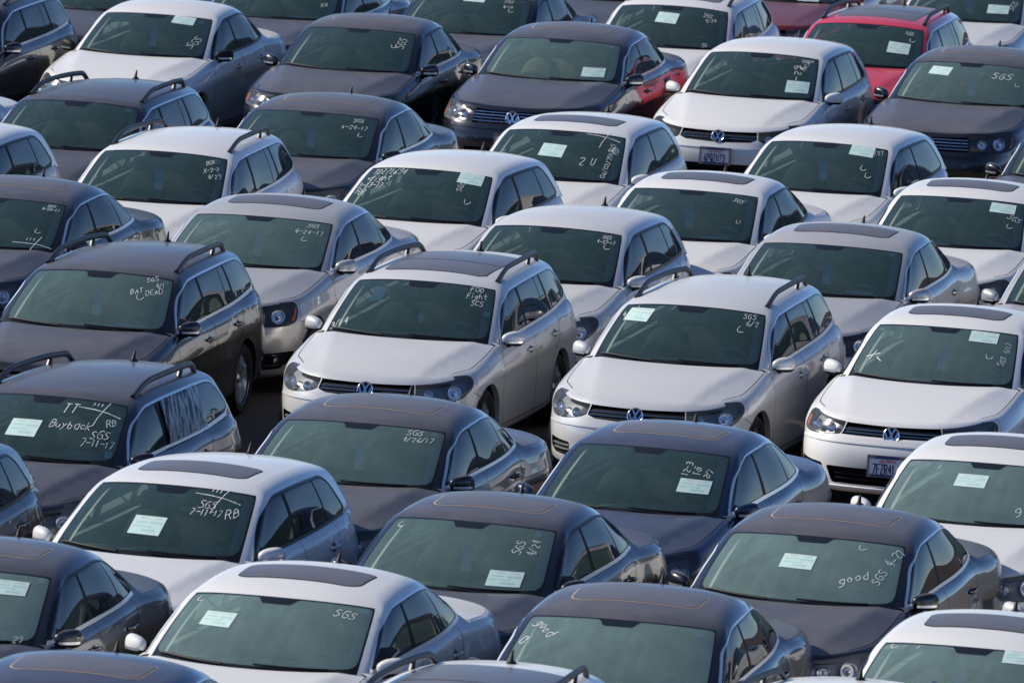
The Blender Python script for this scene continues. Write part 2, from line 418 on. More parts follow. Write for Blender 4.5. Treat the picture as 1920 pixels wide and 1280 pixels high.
# ------------------------------------------------------------------ car bodies
FY = np.array([0, .30, .56, .76, .90, .97]); FB = np.array([0, .012, .052, .145, .31, .56])
BASE = dict(W=.893, wb=2.578, xf=2.174, xr=-2.025, wr=.322,
    ze=[(2.1, .705), (1.85, .755), (1.5, .830), (1.1, .902), (.75, .952), (.3, .962), (-.5, .975), (-1.3, 1.0), (-2.6, 1.03)],
    zs=[(2.12, .70), (2.04, .755), (1.9, .818), (1.65, .888), (1.35, .944), (1.0, .985), (.6, 1.0)],
    crease=[(2.1, .385), (1.9, .425), (.9, .625)], dslope=.68, trunk=None,
    wbase=(.985, .735, .782), wtop=(.130, .012, .638),            # windscreen: x centre, x corner, y corner at base / at roof
    rbase=(-1.93, -1.83, .715), rtop=(-1.68, -1.62, .575),       # rear window likewise
    belt=[(.735, .782), (.3, .796), (-.4, .79), (-1.2, .775), (-1.9, .72)],
    rail=[(.012, .638), (-.4, .640), (-1.0, .625), (-1.62, .575)],
    roof=[(.2, 1.405), (-.2, 1.445), (-.7, 1.455), (-1.2, 1.43), (-1.7, 1.375)], crown=.062,
    frontc=1.22, rearc=.75, xh=.065)

def smooth(G, sig):
    """round the corners of level curves: gaussian along axis 0 with mirrored ends"""
    k = int(3 * sig) + 1; w = np.exp(-.5 * (np.arange(-k, k + 1) / sig) ** 2); w /= w.sum()
    m = np.array([1, -1, 1])
    E = np.concatenate([G[1:k+1][::-1] * m, G, G[-k-1:-1][::-1] * m])
    return sum(E[i:i + len(G)] * w[i] for i in range(2*k + 1))

class Body:
    def __init__(s, **kw):
        s.p = p = dict(BASE); p.update(kw)
        for k, v in p.items(): setattr(s, k, v)
        s.ax = s.wb / 2
        s._wall(); s._green()
    # lid height over the plan: bonnet, shoulder, boot
    def lid(s, x, y):
        x = np.asarray(x, float); y = np.abs(np.asarray(y, float))
        e = pch(*zip(*s.ze), x); Ye = s.W * .88
        sp = pch(*zip(*s.zs), x); yc = pch(*zip(*s.crease), x); w = y / Ye; wc = yc / Ye
        flat = 1 - s.dslope; q = (w - wc) / .014
        soft = .014 * (np.log1p(np.exp(np.clip(q, -30, 30))))
        g = flat * .62 * np.minimum(w / wc, 1.15) ** 2 + soft * (1 - flat * .62) / (1 - wc)
        hood = sp - (sp - e) * np.clip(g, -1, 1.5)
        cab = e + .12 * (Ye - y)
        k = np.clip((x - .62) / .16, 0, 1); k = k*k*(3-2*k)
        z = cab * (1 - k) + hood * k
        if s.trunk:
            ts = pch(*zip(*s.trunk['z']), x); tz = ts - s.trunk['drop'] * np.clip(y / Ye, 0, 1.2) ** 3
            k = np.clip((s.trunk['x0'] - x) / .25, 0, 1); k = k*k*(3-2*k); z = z * (1-k) + tz * k
        return z
    def _wall(s):
        W, xf, xr, ax = s.W, s.xf, s.xr, s.ax
        L = [  # inset of front, half width factor, front corner scale, inset of rear, z at front / axle / mid / axle / rear
            (-.170, .895, 1.0, .15, (.185, .19, .175, .19, .24)),
            (-.055, .968, 1.0, .05, (.205, .225, .215, .24, .27)),
            (-.012, .987, 1.0, .01, (.33, .33, .33, .34, .38)),
            (-.000, .996, 1.0, .00, (.455, .46, .46, .47, .50)),
            (-.012, 1.0, 1.0, .00, (.545, .57, .575, .585, .61)),
            (-.034, .999, 1.0, .02, (.595, .675, .69, .70, .71)),
            (-.056, 1.0, 1.02, .03, (.635, .735, .775, .79, .81)),
            (-.072, .990, 1.04, .04, (.655, .765, .815, .83, .85)),
            (-.098, .974, 1.05, .06, (.678, .80, .875, .90, .92)),
            (-.135, .944, 1.08, .08, None)]
        if hasattr(s, 'levels'): L = s.levels(L)
        sx = np.array([ax * .985, .72, .2, -.4, -.9, -ax])
        nlev = len(L); cols = []
        C = np.zeros((len(FY) + len(sx) + len(FY), nlev, 3))
        for k, (of, w, c, orr, zz) in enumerate(L):
            w = w * W; Xf = xf + of - FB * c * s.frontc; Xf[-1] = max(Xf[-1], ax + .2); X = np.concatenate([Xf, sx, (xr + orr + FB * min(c, 1.06) * s.rearc)[::-1]])
            Y = np.concatenate([FY * w, w * np.array([.992, 1, 1.0, 1.0, .998, .985]), (FY * w * .985)[::-1]])
            Z = s.lid(X, Y) if zz is None else pch([xf, ax, 0, -ax, xr], zz, np.clip(X, xr, xf))
            if zz is None and s.trunk is None:
                pass
            C[:, k] = np.stack([X, Y, Z], 1)
        m = np.array([1, -1, 1.])
        E = np.concatenate([C[1:4][::-1] * m, C, C[-4:-1][::-1] * m])
        kn = np.concatenate([[0], np.cumsum(np.linalg.norm(np.diff(E[:, 4], axis=0), axis=1))])
        q = np.linspace(kn[3], kn[-4], 260); D = spl(kn, E, q)
        kt = np.concatenate([[0], np.cumsum(np.linalg.norm(np.diff(D, axis=1), axis=2).mean(0))])
        tt = np.linspace(0, kt[-1], 64); D = np.swapaxes(spl(kt, np.swapaxes(D, 0, 1), tt), 0, 1)
        # fillet to the lid
        Ecur = D[:, -1]; tg = np.gradient(Ecur[:, :2], axis=0); tg[0] = (0, 1); tg[-1] = (0, -1)
        nn = np.stack([-tg[:, 1], tg[:, 0]], 1); nn /= np.linalg.norm(nn, axis=1, keepdims=True)
        cen = np.array([0, 0.]); sg = np.sign(((cen - Ecur[:, :2]) * nn).sum(1, keepdims=True)); nn *= sg
        r2 = np.full(len(Ecur), .055)
        def inset(d):
            q = Ecur[:, :2] + nn * d; q = smooth(np.concatenate([q, q[:, :1] * 0], 1), 3.0)[:, :2]
            q[:, 1] = np.maximum(q[:, 1], 0); q[[0, -1], 1] = 0; return q
        B2 = inset(.055)
        Bz = s.lid(B2[:, 0], B2[:, 1]); Bp = np.concatenate([B2, Bz[:, None]], 1)
        ja = 57; A = D[:, ja]
        f = np.linspace(0, 1, 9)[1:]
        Fi = np.stack([(1-u)**2 * A + 2*u*(1-u) * Ecur + u*u * Bp for u in f], 1)
        led = []
        for u in (.025, .05, .075, .10):
            b2 = inset(.055 + u)
            led.append(np.concatenate([b2, s.lid(b2[:, 0], b2[:, 1])[:, None]], 1))
        P = np.concatenate([D[:, :ja + 1], Fi, np.stack(led, 1)], 1)
        s.wall = Surf(P, 26); s.jB = ja + 8; s.bW = s.wall.B[ja]; s.bB = s.wall.B[ja + 8]; s.Bcur = Bp
        # arc <-> x on the flank
        mid = P[:, 26]; s.flank = lambda x: np.interp(-np.asarray(x, float), np.maximum.accumulate(-mid[:, 0]), s.wall.A)
        s.cornerf = s.flank(xf - .56); s.cornerr = s.flank(xr + .5)
    def zroof(s, x, y):
        return spl(*zip(*s.roof), x) - s.crown * np.abs(np.asarray(y) / .62) ** 2.3
    def _green(s):
        n1, n2, n3 = 50, 150, 50
        def level(fr, side, rr):
            xc, xk, yk = fr; y = np.linspace(0, yk, n1, endpoint=False); F = np.stack([xc - (xc - xk) * (y / yk) ** 2.1, y], 1)
            x = np.linspace(xk, rr[1], n2); S = np.stack([x, spl(*zip(*side), x)], 1)
            y = np.linspace(rr[2], 0, n3 + 1)[1:]; R = np.stack([rr[0] - (rr[0] - rr[1]) * (y / rr[2]) ** 2.1, y], 1)
            return np.concatenate([F, S, R])
        b = level(s.wbase, s.belt, s.rbase); t = level(s.wtop, s.rail, s.rtop)
        bz = s.lid(b[:, 0], b[:, 1]) - .012
        k = np.clip((b[:, 0] - .55) / .3, 0, 1); bz = bz - .012 * k
        tz = s.zroof(t[:, 0], t[:, 1])
        b = np.concatenate([b, bz[:, None]], 1); t = np.concatenate([t, tz[:, None]], 1)
        G = []
        u = np.linspace(-.06, 1, 40)
        d = t - b; tg = np.gradient((b + t) / 2, axis=0); tg[0] = (0, 1, 0); tg[-1] = (0, -1, 0)
        n = np.cross(tg, d); n /= np.linalg.norm(n, axis=1, keepdims=True)
        n *= np.sign((n * ((b + t) / 2 - np.array([-.4, 0, 1.1]))).sum(1, keepdims=True))
        i = np.arange(len(b)); bul = np.interp(i, [0, n1 - 8, n1 + 10, n1 + n2 - 12, n1 + n2 + 8, len(b)], [.030, .022, .013, .013, .016, .02])
        for uu in u: G.append(b + d * uu + n * (bul * 4 * max(uu, 0) * (1 - uu))[:, None])
        G = np.stack(G, 1)
        for j in range(G.shape[1]): G[:, j] = smooth(G[:, j], s.p.get('sig', 2.2))
        # fillet to the roof
        E = G[:, -1].copy(); E[:, 2] = s.zroof(E[:, 0], E[:, 1])
        tg = np.gradient(E[:, :2], axis=0); tg[0] = (0, 1); tg[-1] = (0, -1)
        nn = np.stack([-tg[:, 1], tg[:, 0]], 1); nn /= np.linalg.norm(nn, axis=1, keepdims=True)
        nn *= np.sign(((np.array([-.7, 0]) - E[:, :2]) * nn).sum(1, keepdims=True))
        r = .105
        B2 = E[:, :2] + nn * r; B2 = smooth(np.concatenate([B2, B2[:, :1] * 0], 1), 8.0)[:, :2]; B2[:, 1] = np.maximum(B2[:, 1], 0); B2[[0, -1], 1] = 0
        Bp = np.concatenate([B2, s.zroof(B2[:, 0], B2[:, 1])[:, None]], 1)
        ja = 32; A = G[:, ja]
        Fi = np.stack([(1-f)**2 * A + 2*f*(1-f) * E + f*f * Bp for f in np.linspace(0, 1, 11)[1:]], 1)
        P = np.concatenate([G[:, :ja + 1], Fi], 1)
        s.green = Surf(P, 20); s.gA = s.green.A[n1]; s.gC = s.green.A[n1 + n2 - 1]; s.gW = s.green.B[ja]; s.gT = s.green.B[-1]; s.gTop = s.gW + .076; s.gEnd = s.green.A[-1]
        s.roofB = Bp
        s.gx = lambda pts: s.green.from_xz(pts, s.gA * .55, s.gC + (s.gEnd - s.gC) * .5, hi=s.green.B[ja + 1])

def lidmesh(body, V, F, zf, N=None):
    used = np.unique(F); mp = np.zeros(len(V), int); mp[used] = np.arange(len(used)); v = V[used]
    z = zf(v[:, 0], v[:, 1]); e = 2e-3
    gx = (zf(v[:, 0] + e, v[:, 1]) - zf(v[:, 0] - e, v[:, 1])) / (2*e); gy = (zf(v[:, 0], v[:, 1] + e) - zf(v[:, 0], v[:, 1] - e)) / (2*e)
    N = np.stack([-gx, -gy, np.ones_like(gx)], 1); N /= np.linalg.norm(N, axis=1, keepdims=True)
    P = np.concatenate([v, z[:, None]], 1); f = mp[F]
    g = np.cross(P[f[:, 1]] - P[f[:, 0]], P[f[:, 2]] - P[f[:, 0]]); f = np.where((g[:, 2] < 0)[:, None], f[:, ::-1], f)
    b = MB(); b.add(P, f, N); return b

def both(pl):
    """close a half outline (x>=.., y>=0) into a symmetric one"""
    pl = np.asarray(pl, float); return np.concatenate([pl, (pl * [1, -1])[::-1]])

# ------------------------------------------------------------------ the parts of a car of one shape
def strokes(lines, w, d, fn, mat=0, lift=3e-4):
    """flat bars along 2-D polylines, carried into space by fn(pts2d, depth)"""
    b = MB(); k = 0
    for pl in lines:
        pl = np.asarray(pl, float)
        for p, q in zip(pl[:-1], pl[1:]):
            t = (q - p) / (np.linalg.norm(q - p) + 1e-9); n = np.array([-t[1], t[0]]) * w / 2; e = t * w * .3
            c = np.array([p - e + n, q + e + n, q + e - n, p - e - n]); k += 1
            V = np.concatenate([fn(c, 0), fn(c, d + lift * (k % 7))])
            b.add(V, [(4, 5, 6, 7), (0, 4, 7, 3), (1, 2, 6, 5), (0, 1, 5, 4), (3, 7, 6, 2)] if d else [(0, 1, 2, 3)], None, mat)
    return b

def emblem(c, n, R=.07):
    n = np.array(n) / np.linalg.norm(n); u = np.array([0, 1., 0]); v = np.cross(n, u)
    fn = lambda p, d: c + p[:, :1] * u + p[:, 1:] * v + n * (d + .006)
    b = MB(); k = R / .07
    V = []; m = 32; pr = [(.0605, 0), (.0605, .009), (.0655, .012), (.070, .009), (.071, 0)]
    for i in range(m):
        a = 2*np.pi*i/m
        for r, h in pr: V.append(c + (u*np.cos(a) + v*np.sin(a))*r*k + n*(h + .004))
    b.add(V, [(i*5+j, ((i+1) % m)*5+j, ((i+1) % m)*5+j+1, i*5+j+1) for i in range(m) for j in range(4)], None, 0)
    L = [[(-.029, .054), (-.002, .006), ], [(.029, .054), (.002, .006)], [(-.056, .026), (-.026, -.05), (-.001, -.004)], [(.001, -.004), (.026, -.05), (.056, .026)]]
    b.addmb(strokes([np.array(l) * k for l in L], .0135 * k, .007, fn, 0))
    V = [c + n * .003] + [c + (u*np.cos(2*np.pi*i/24) + v*np.sin(2*np.pi*i/24))*.063*k + n*.003 for i in range(24)]
    b.add(V, [(0, 1+i, 1+(i+1) % 24) for i in range(24)], None, 1)
    return b

def wheel_parts(R, rim, w=.205, spokes=5, style=0):
    t = MB(); h = w / 2
    t.lathe([(rim-.012, -h+.02), (rim+.008, -h+.004), (R*.5+rim*.5+.012, -h-.006), (R-.022, -h+.012), (R-.004, -h+.035), (R, 0), (R-.004, h-.035), (R-.022, h-.012), (R*.5+rim*.5+.012, h+.006), (rim+.008, h-.004), (rim-.012, h-.02)], 40)
    r = MB()
    r.lathe([(rim-.03, -h+.03), (rim-.028, h-.07), (rim-.014, h-.03), (rim, h-.012), (rim+.004, h-.006), (rim+.006, h-.012), (rim-.002, h-.022)], 40)
    r.lathe([(0, h-.03), (.026, h-.03), (.03, h-.036), (.05, h-.045), (.07, h-.055), (.072, h-.09)], 24)
    for k in range(spokes):
        a0 = 2*np.pi*k/spokes + np.pi/2
        for da in ((-.17, .17) if style == 1 else (0,)):
            a = a0 + da * .55; a2 = a0 + da * 1.0
            wd0, wd1 = (.017, .014) if style == 1 else ((.034, .040) if style == 0 else (.02, .018))
            rr = np.linspace(.045, rim - .008, 5); yy = h - .042 + np.array([0, .012, .018, .018, .014])
            V = []
            for i, (q, y) in enumerate(zip(rr, yy)):
                an = a + (a2 - a) * i / 4; ww = wd0 + (wd1 - wd0) * i / 4
                d = np.array([np.cos(an), 0, np.sin(an)]); tn = np.array([-np.sin(an), 0, np.cos(an)])
                o = np.array([0, y, 0])
                V += [d*q - tn*ww + o - [0, .03, 0], d*q - tn*ww*.8 + o, d*q + tn*ww*.8 + o, d*q + tn*ww + o - [0, .03, 0]]
            r.add(V, [(i*4+j, i*4+j+1, i*4+5+j, i*4+4+j) for i in range(4) for j in range(3)])
    dk = MB(); dk.lathe([(rim-.02, -h+.03), (.0, -h+.035)], 24)
    disc = MB(); disc.lathe([(.06, h-.10), (.14, h-.10)], 24)
    return t, r, dk, disc

def build_type(T, B):
    """B: Body.  Returns a list of part records: id, name, parent id, MB, materials, variant"""
    out = []
    def rec(i, name, par, mb, mats, var=None, loc=(0, 0, 0), flat=False):
        out.append(dict(id=i, name=name, par=par, mesh=mb.mesh(T['key'] + '_' + i, len(mats), flat), mats=mats, var=var, loc=loc))
    def pair(i, name, par, mb, mats, var=None, flat=False):
        rec(i + '_a', name, par and (par + '_a' if par in pairs else par), mb, mats, var, flat=flat)
        rec(i + '_b', name, par and (par + '_b' if par in pairs else par), mb.mirror(), mats, var, flat=flat)
        pairs.add(i)
    pairs = set()
    def join(mb): o = MB(); o.addmb(mb); o.addmb(mb.mirror()); return o
    W, ax, g, w = B.W, B.ax, B.green, B.wall
    # ---------------- glasshouse
    bW, gA, gC, gE = B.gTop, B.gA, B.gC, B.gEnd
    b0 = g.B[2] + .012; bt = bW
    ws_out = [(-.01, b0), (gA - .072, b0), (gA - .060, bt), (-.01, bt)]
    sn = T.get('sensor', .15)
    ws_in = rnd([(-.01, b0 + .030), (gA*.55, b0 + .032), (gA - .088, b0 + .036), (gA - .076, bt - .020), (sn + .05, bt - .015), (sn, bt - .017), (sn - .04, bt - .078), (-.01, bt - .080)], [.001, .02, .09, .03, .001, .02, .02, .001], 3)
    rw = .075
    rw_out = [(gC + rw, g.B[3] + T.get('rw0', .03)), (gE + .01, g.B[3] + T.get('rw0', .03)), (gE + .01, bt - .01), (gC + rw - .01, bt - .01)]
    rw_in = offs(np.array(rw_out), -.03); rw_in[1:3, 0] = gE + .01
    D = np.array(T['dlo'], float); dl = B.gx(D)
    lowr = T['dlor']; rr = [lowr[0] if i == 0 else lowr[1] if i == T['rearc'] else lowr[2] if i == T['rearc'] + 1 else .5 for i in range(len(D))]
    dl = rnd(dl, rr, 5)
    pane = offs(dl, -.009)
    low = T['low']; lowp = B.gx(dens(np.array(low, float), .1, False))
    regs = [('ws', ws_in), ('frit', ws_out), ('rw', rw_in), ('rwfrit', rw_out)]
    names = ['wf', 'wr', 'wq', 'wq2']
    pil = [(B.gx(dens(np.array(q, float), .08, False)), wd) for q, wd in T['pillars']]
    sail = B.gx(np.array(T['sail'], float)); regs.append(('pil', sail, dl))
    for q, wd in pil: regs.append(('pil', strip(q, wd), dl))
    ext = lambda q: np.concatenate([[q[0] * [1, 0] + [0, q[0, 1] - .05]], q, [q[-1] * [1, 0] + [0, q[-1, 1] + .06]]])
    a_lo = dl[:, 0].min() - .05; a_hi = dl[:, 0].max() + .05; b_lo = dl[:, 1].min() - .05; b_hi = dl[:, 1].max() + .05
    lines = [np.array([[a_lo, b_lo], [a_lo, b_hi]])] + [ext(q) for q, _ in pil] + [np.array([[a_hi, b_lo], [a_hi, b_hi]])]
    for k in range(len(lines) - 1): regs.append((names[k], np.concatenate([lines[k], lines[k + 1][::-1]]), pane))
    tw = T.get('trimw', .027)
    regs += [('pil', dl), ('trlo', strip(lowp - [0, tw * .5], tw * 2.0)), ('trup', offs(dl, tw))]
    bd = [(0, g.B[0]), (gE, g.B[0]), (gE, B.gT), (0, B.gT)]
    V, F = cut(bd, regs, (.06, .045), .04, 'frame')
    P = PG = {n: patch(g, V, f) for n, f in F.items()}
    rec('ws', 'windscreen', None, join(P['ws']), ['glass'])
    rec('frit', 'windscreen_border', 'ws', join(P['frit']), ['frit'])
    rec('rw', 'rear_window', None, join(P['rw']), ['side_glass'])
    if 'rwfrit' in P: rec('rwb', 'rear_window_border', 'rw', join(P['rwfrit']), ['frit'])
    pair('frame', 'window_frame', None, P['frame'], ['paint'])
    lin = patch(g, V, np.concatenate([F[k_] for k_ in ('frame', 'pil', 'trlo', 'trup') if k_ in F]), -.014); pair('plin', 'pillar_lining', None, lin, ['lining'])
    pair('pil', 'window_pillar', None, P['pil'], ['pillar_black'])
    if 'trlo' in P:
        q = patch(g, V, F['trlo'], .004); pair('trlo', 'lower_window_trim', None, q, ['trlo'])
    if 'trup' in P:
        q = patch(g, V, F['trup'], .003); pair('trup', 'window_trim', None, q, ['trup'])
    # ---------------- roof
    Bp = B.roofB; half = Bp[:, :2]
    dom = np.concatenate([half, (half[1:-1] * [1, -1])[::-1]])
    rc = []
    def roofm(regs, key, var, sr):
        V, F = cut(dom, regs, (.09, .08), .03, 'roof')
        rec('roof' + key, 'roof', None, lidmesh(B, V, F['roof'], B.zroof), ['paint'], var)
        if sr:
            rec('sr' + key, 'sunroof', 'roof' + key, lidmesh(B, V, F['sr'], lambda x, y: B.zroof(x, y) + .004), ['sunroof'], var)
            rec('seal' + key, 'sunroof_seal', 'roof' + key, lidmesh(B, V, F['seal'], lambda x, y: B.zroof(x, y) + .001), ['seal'], var)
            if 'sr2' in F: rec('srb' + key, 'sunroof', 'roof' + key, lidmesh(B, V, F['sr2'], lambda x, y: B.zroof(x, y) + .004), ['sunroof'], var)
    x0, x1, yw = T['sun']
    roofm([], 'p', 'plain', False)
    sp = rnd([(x0, yw * .0), (x0 - .0, yw * .82), (x0 - .055, yw * .97), (x1 + .03, yw), (x1, yw * .93), (x1 - .02, 0)], [.001, .05, .05, .03, .04, .001], 4)
    sp = np.concatenate([sp, (sp[1:-1] * [1, -1])[::-1]])
    roofm([('sr', sp), ('seal', offs(sp, .011))], 's', 'sunroof', True)
    if 'pano' in T:
        x0, x1, xs, yw = T['pano']
        f1 = both([(x0, yw*.86), (x0 - .06, yw*.97), (xs + .012, yw)]); f2 = both([(xs - .012, yw), (x1 + .05, yw), (x1, yw * .95)])
        al = both([(x0, yw*.86), (x0 - .06, yw*.97), (x1 + .05, yw), (x1, yw*.95)])
        roofm([('sr', f1), ('sr2', f2), ('seal', offs(al, .010))], 'q', 'pano', True)
    # ---------------- flanks
    fl = lambda pts: np.stack([B.flank(np.array(pts)[:, 0]), w.b_of_z(B.flank(np.array(pts)[:, 0]), np.array(pts)[:, 1], 0, B.bW + .03)], 1)
    bB = B.bB; S = w.A[-1]
    th = np.linspace(0, 2*np.pi, 41)[:-1]
    Ra = T.get('arch', .362)
    def arch(xc):
        q = np.stack([xc + Ra*np.cos(th), np.maximum(B.wr + .0 + Ra*np.sin(th), .02)], 1); q = fl(q)
        low = q[:, 1] < .02; q[low, 1] = -.02
        return q
    aF, aR = arch(ax), arch(-ax)
    dF = fl(T['doorF']); dB = fl(T['doorB']); dR = fl(T['doorR']) if T['doorR'] else None
    top = bB + .02
    def upto(pl): return np.concatenate([[[pl[0, 0], top]], pl])
    dF, dB = upto(dF), upto(dB)
    door1 = np.concatenate([dF, dB[::-1]])
    gw = .009; regs = [(None, aF), (None, aR)]
    if dR is not None:
        dR = upto(dR); door2 = np.concatenate([dB, dR[::-1]])
        gl = np.concatenate([dF, dR[::-1]])
        regs += [('gap', strip(dens(gl, .04, False), gw)), ('gap', strip(dens(dB, .04, False), gw))]
    else:
        regs += [('gap', strip(dens(np.concatenate([dF, dB[::-1]]), .04, False), gw))]
    H = T['front']
    hl = w.from_az(np.array(H['headlight'], float), hi=bB); hl = rnd(hl, H.get('hlr', .05), 4)
    gr = w.from_az(np.array(H['grille'], float), hi=bB)
    it = w.from_az(np.array(H['intake'], float), hi=bB); it = rnd(it, .03, 3)
    lipb = w.b_of_z(0, H['zlip'], 0, bB)[0]
    regs.append(('lip', [(-.02, lipb), (.40, lipb), (.62, min(lipb + .012, bB - .03)), (H['lipa'], min(lipb + .02, bB - .02)), (H['lipa'] + .01, bB), (-.02, bB)]))
    regs += [('hl', hl), (None, offs(hl, .005)), ('gr', gr), ('it', it)]
    if 'fog' in H: regs.append(('fog', rnd(w.from_az(np.array(H['fog'], float), hi=bB), .03, 3)))
    # bumper / fender joint
    sj = w.from_az(np.array(H['seam'], float), hi=bB)
    regs.append(('gap', strip(dens(sj, .04, False), .006)))
    aHL = hl[:, 0].max()
    bump = np.concatenate([[[-.02, -.02], [sj[0, 0], -.02]], sj, [[sj[-1, 0], bB], [-.02, bB]]])
    regs.append(('bump', bump))
    tl = w.from_az(np.array([(S - a, z) for a, z in T['tail']], float), hi=bB)
    regs.append(('tail', rnd(tl, .04, 3)))
    aj = B.flank(-ax - Ra - .0)
    regs.append(('rbump', [(aj, -.02), (S + .02, -.02), (S + .02, w.b_of_z(S - .3, T.get('rbz', .62))[0]), (aj, w.b_of_z(aj, T.get('rbz', .62))[0])]))
    regs.append(('door1', door1))
    if dR is not None: regs.append(('door2', door2))
    regs.append(('fend', [(0, -.02), (dF[-1, 0], -.02)] + list(map(tuple, dF[::-1])) + [(0, top)]))
    xk = B.wbase[1]
    Lb = w.B[-1]; aC0 = B.flank(xk - .02)
    bd = [(0, 0), (S, 0), (S, Lb), (aC0, Lb), (aC0 - .06, bB), (0, bB)]
    V, F = cut(bd, regs, (.07, .05), .035, 'side')
    P = {n: patch(w, V, f) for n, f in F.items()}; VW, FW = V, F
    # ---------------- bonnet and scuttle, boot
    Bc = B.Bcur; i1 = int(np.argmax(Bc[:, 0] < xk + .0)); hb = Bc[:i1, :2]
    yy = np.linspace(hb[-1, 1] - .012, 0, 14)
    xg = lambda y, d: B.wbase[0] + d - (B.wbase[0] - xk) * (np.abs(y) / B.wbase[2]) ** 2.1
    hedge = np.stack([xg(yy, B.xh), yy], 1)
    hb2 = hb[hb[:, 0] > hedge[0, 0]].copy()
    # a joint between bonnet and wing
    tg = np.gradient(hb2, axis=0); nn = np.stack([-tg[:, 1], tg[:, 0]], 1); nn /= np.linalg.norm(nn, axis=1, keepdims=True) + 1e-9
    nn *= np.sign((([1.2, 0] - hb2) * nn).sum(1, keepdims=True))
    k = np.clip((w.A[:len(hb2)] - H['lipa']) / .05, 0, 1)[:, None]
    hb2 = hb2 + nn * .007 * k; hb2[:, 1] = np.maximum(hb2[:, 1], 0); hb2[0, 1] = 0
    dom = np.concatenate([hb2, hedge, (hedge[:-1] * [1, -1])[::-1], (hb2[1:] * [1, -1])[::-1]])
    V, F = cut(dom, [], (.06, .045), .03, 'hood')
    hood = lidmesh(B, V, F['hood'], B.lid); hood.addmb(join(P['lip']))
    rec('hood', 'hood', None, hood, ['paint'])
    gl = np.stack([xg(yy, -.03), yy], 1); he = hedge + [[-.0, 0]]
    dom = np.concatenate([he * [1, 1] + [0.012, 0], gl[::-1] * [1, 1]])
    dom = np.concatenate([he + [.012, 0], (he[:-1] * [1, -1] + [.012, 0])[::-1], gl * [1, -1], gl[:-1][::-1]])
    V, F = cut(dom, [], (.05, .08), .04, 'c')
    rec('cowl', 'cowl_panel', None, lidmesh(B, V, F['c'], lambda x, y: B.lid(x, y) - .016), ['plastic'])
    if B.trunk:
        xc, xk2, yk2 = B.rbase
        i2 = len(Bc) - 1 - int(np.argmax(Bc[::-1, 0] > xk2 - .02)); tb = Bc[i2:, :2]
        yy = np.linspace(0, tb[0, 1], 12); ge = np.stack([np.minimum(xc - (xc - xk2) * (yy / yk2) ** 2.1 + .03, xk2 + .25), yy], 1)
        tb = tb[tb[:, 0] < ge[-1, 0]]
        dom = np.concatenate([ge, tb, (tb[:-1] * [1, -1])[::-1], (ge[1:] * [1, -1])[::-1]])
        V, F = cut(dom, [], (.07, .07), .035, 't')
        rec('boot', 'boot_lid', None, lidmesh(B, V, F['t'], B.lid), ['paint'])
    rec('bump', 'front_bumper', None, join(P['bump']), ['paint'])
    pair('fend', 'front_wing', None, P['fend'], ['paint'])
    pair('door1', 'front_door', None, P['door1'], ['paint'])
    if dR is not None: pair('door2', 'rear_door', None, P['door2'], ['paint'])
    pair('side', 'body_side', None, P['side'], ['paint'])
    pair('gap', 'panel_gap', 'side', patch(w, VW, FW['gap'], -.006), ['rubber'])
    rec('rbump', 'rear_bumper', None, join(P['rbump']), ['paint'])
    if 'tail' in P: pair('tail', 'tail_light', None, P['tail'], ['tail'])
    for nm, par in zip(names, T['winpar']):
        pair(nm, 'side_window' if nm != 'wq2' else 'quarter_window', par, PG[nm], ['side_glass'])
    # ---------------- lamps
    def offpatch(n, d): return patch(w, VW, FW[n], d)
    lens = offpatch('hl', .002); hs = offpatch('hl', -.075)
    hs.addmb(skirt(w, hl, 0.0, -.075))
    pair('hl', 'headlight', None, lens, ['lens'])
    pair('hlh', 'lamp_housing', 'hl', hs, ['housing'])
    def bowl(a, z, r, dep=.05, off=-.014):
        b_ = w.b_of_z(a, z, 0, bB)[0]; c = w.ev(np.array([a]), np.array([b_]), off)[0]; n = w.nm(np.array([a]), np.array([b_]))[0]
        n = n * [1, .35, .25]; n /= np.linalg.norm(n); u = np.cross([0, 0, 1.], n); u /= np.linalg.norm(u); v = np.cross(n, u)
        pr = [(r*.97, .0), (r*.9, -.012), (r*.68, -.034), (r*.36, -dep), (r*.34, -dep+.018), (r*.2, -dep+.024), (0, -dep+.026)]
        V_ = []; m = 20
        for i in range(m):
            t = 2*np.pi*i/m
            for rr, h in pr: V_.append(c + (u*np.cos(t) + v*np.sin(t))*rr + n*h)
        k = len(pr); b = MB(); b.add(V_, [(i*k+j, ((i+1) % m)*k+j, ((i+1) % m)*k+j+1, i*k+j+1) for i in range(m) for j in range(k-1)]); return b
    for j, (a, z, r) in enumerate(H['lamps']): pair('bowl%d' % j, 'lamp', 'hl', bowl(a, z, r), ['reflector'])
    if 'amber' in H:
        am = rnd(w.from_az(np.array(H['amber'], float), hi=bB), .02, 3)
        Va, Fa = cut(am, [], (.04, .03), .03, 'a'); pair('amber', 'turn_signal', 'hl', patch(w, Va, Fa['a'], -.012), ['amber'])
    # ---------------- grille, intakes, badge
    gq = offpatch('gr', -.035); gq.addmb(skirt(w, gr, 0, -.035))
    rec('grille', 'grille', None, join(gq), ['grille'])
    def bar(zf, a0, a1, hgt, pro, n=22, dep=.02):
        aa = np.linspace(a0, a1, n); rows = []
        zz = np.array([zf(a) for a in aa]) if callable(zf) else np.full(n, zf)
        for dz, of in ((-hgt/2, pro-dep), (-hgt/2*.8, pro), (hgt/2*.8, pro), (hgt/2, pro-dep)):
            b_ = w.b_of_z(aa, zz + dz, 0, bB); rows.append(w.ev(aa, b_, of))
        return MB().grid(np.stack(rows, 1))
    for k, (z, hg, pro, mt) in enumerate(H['slats']):
        rec('slat%d' % k, 'grille_slat', 'grille', join(bar(z, 0, H['slata'], hg, pro)), [mt])
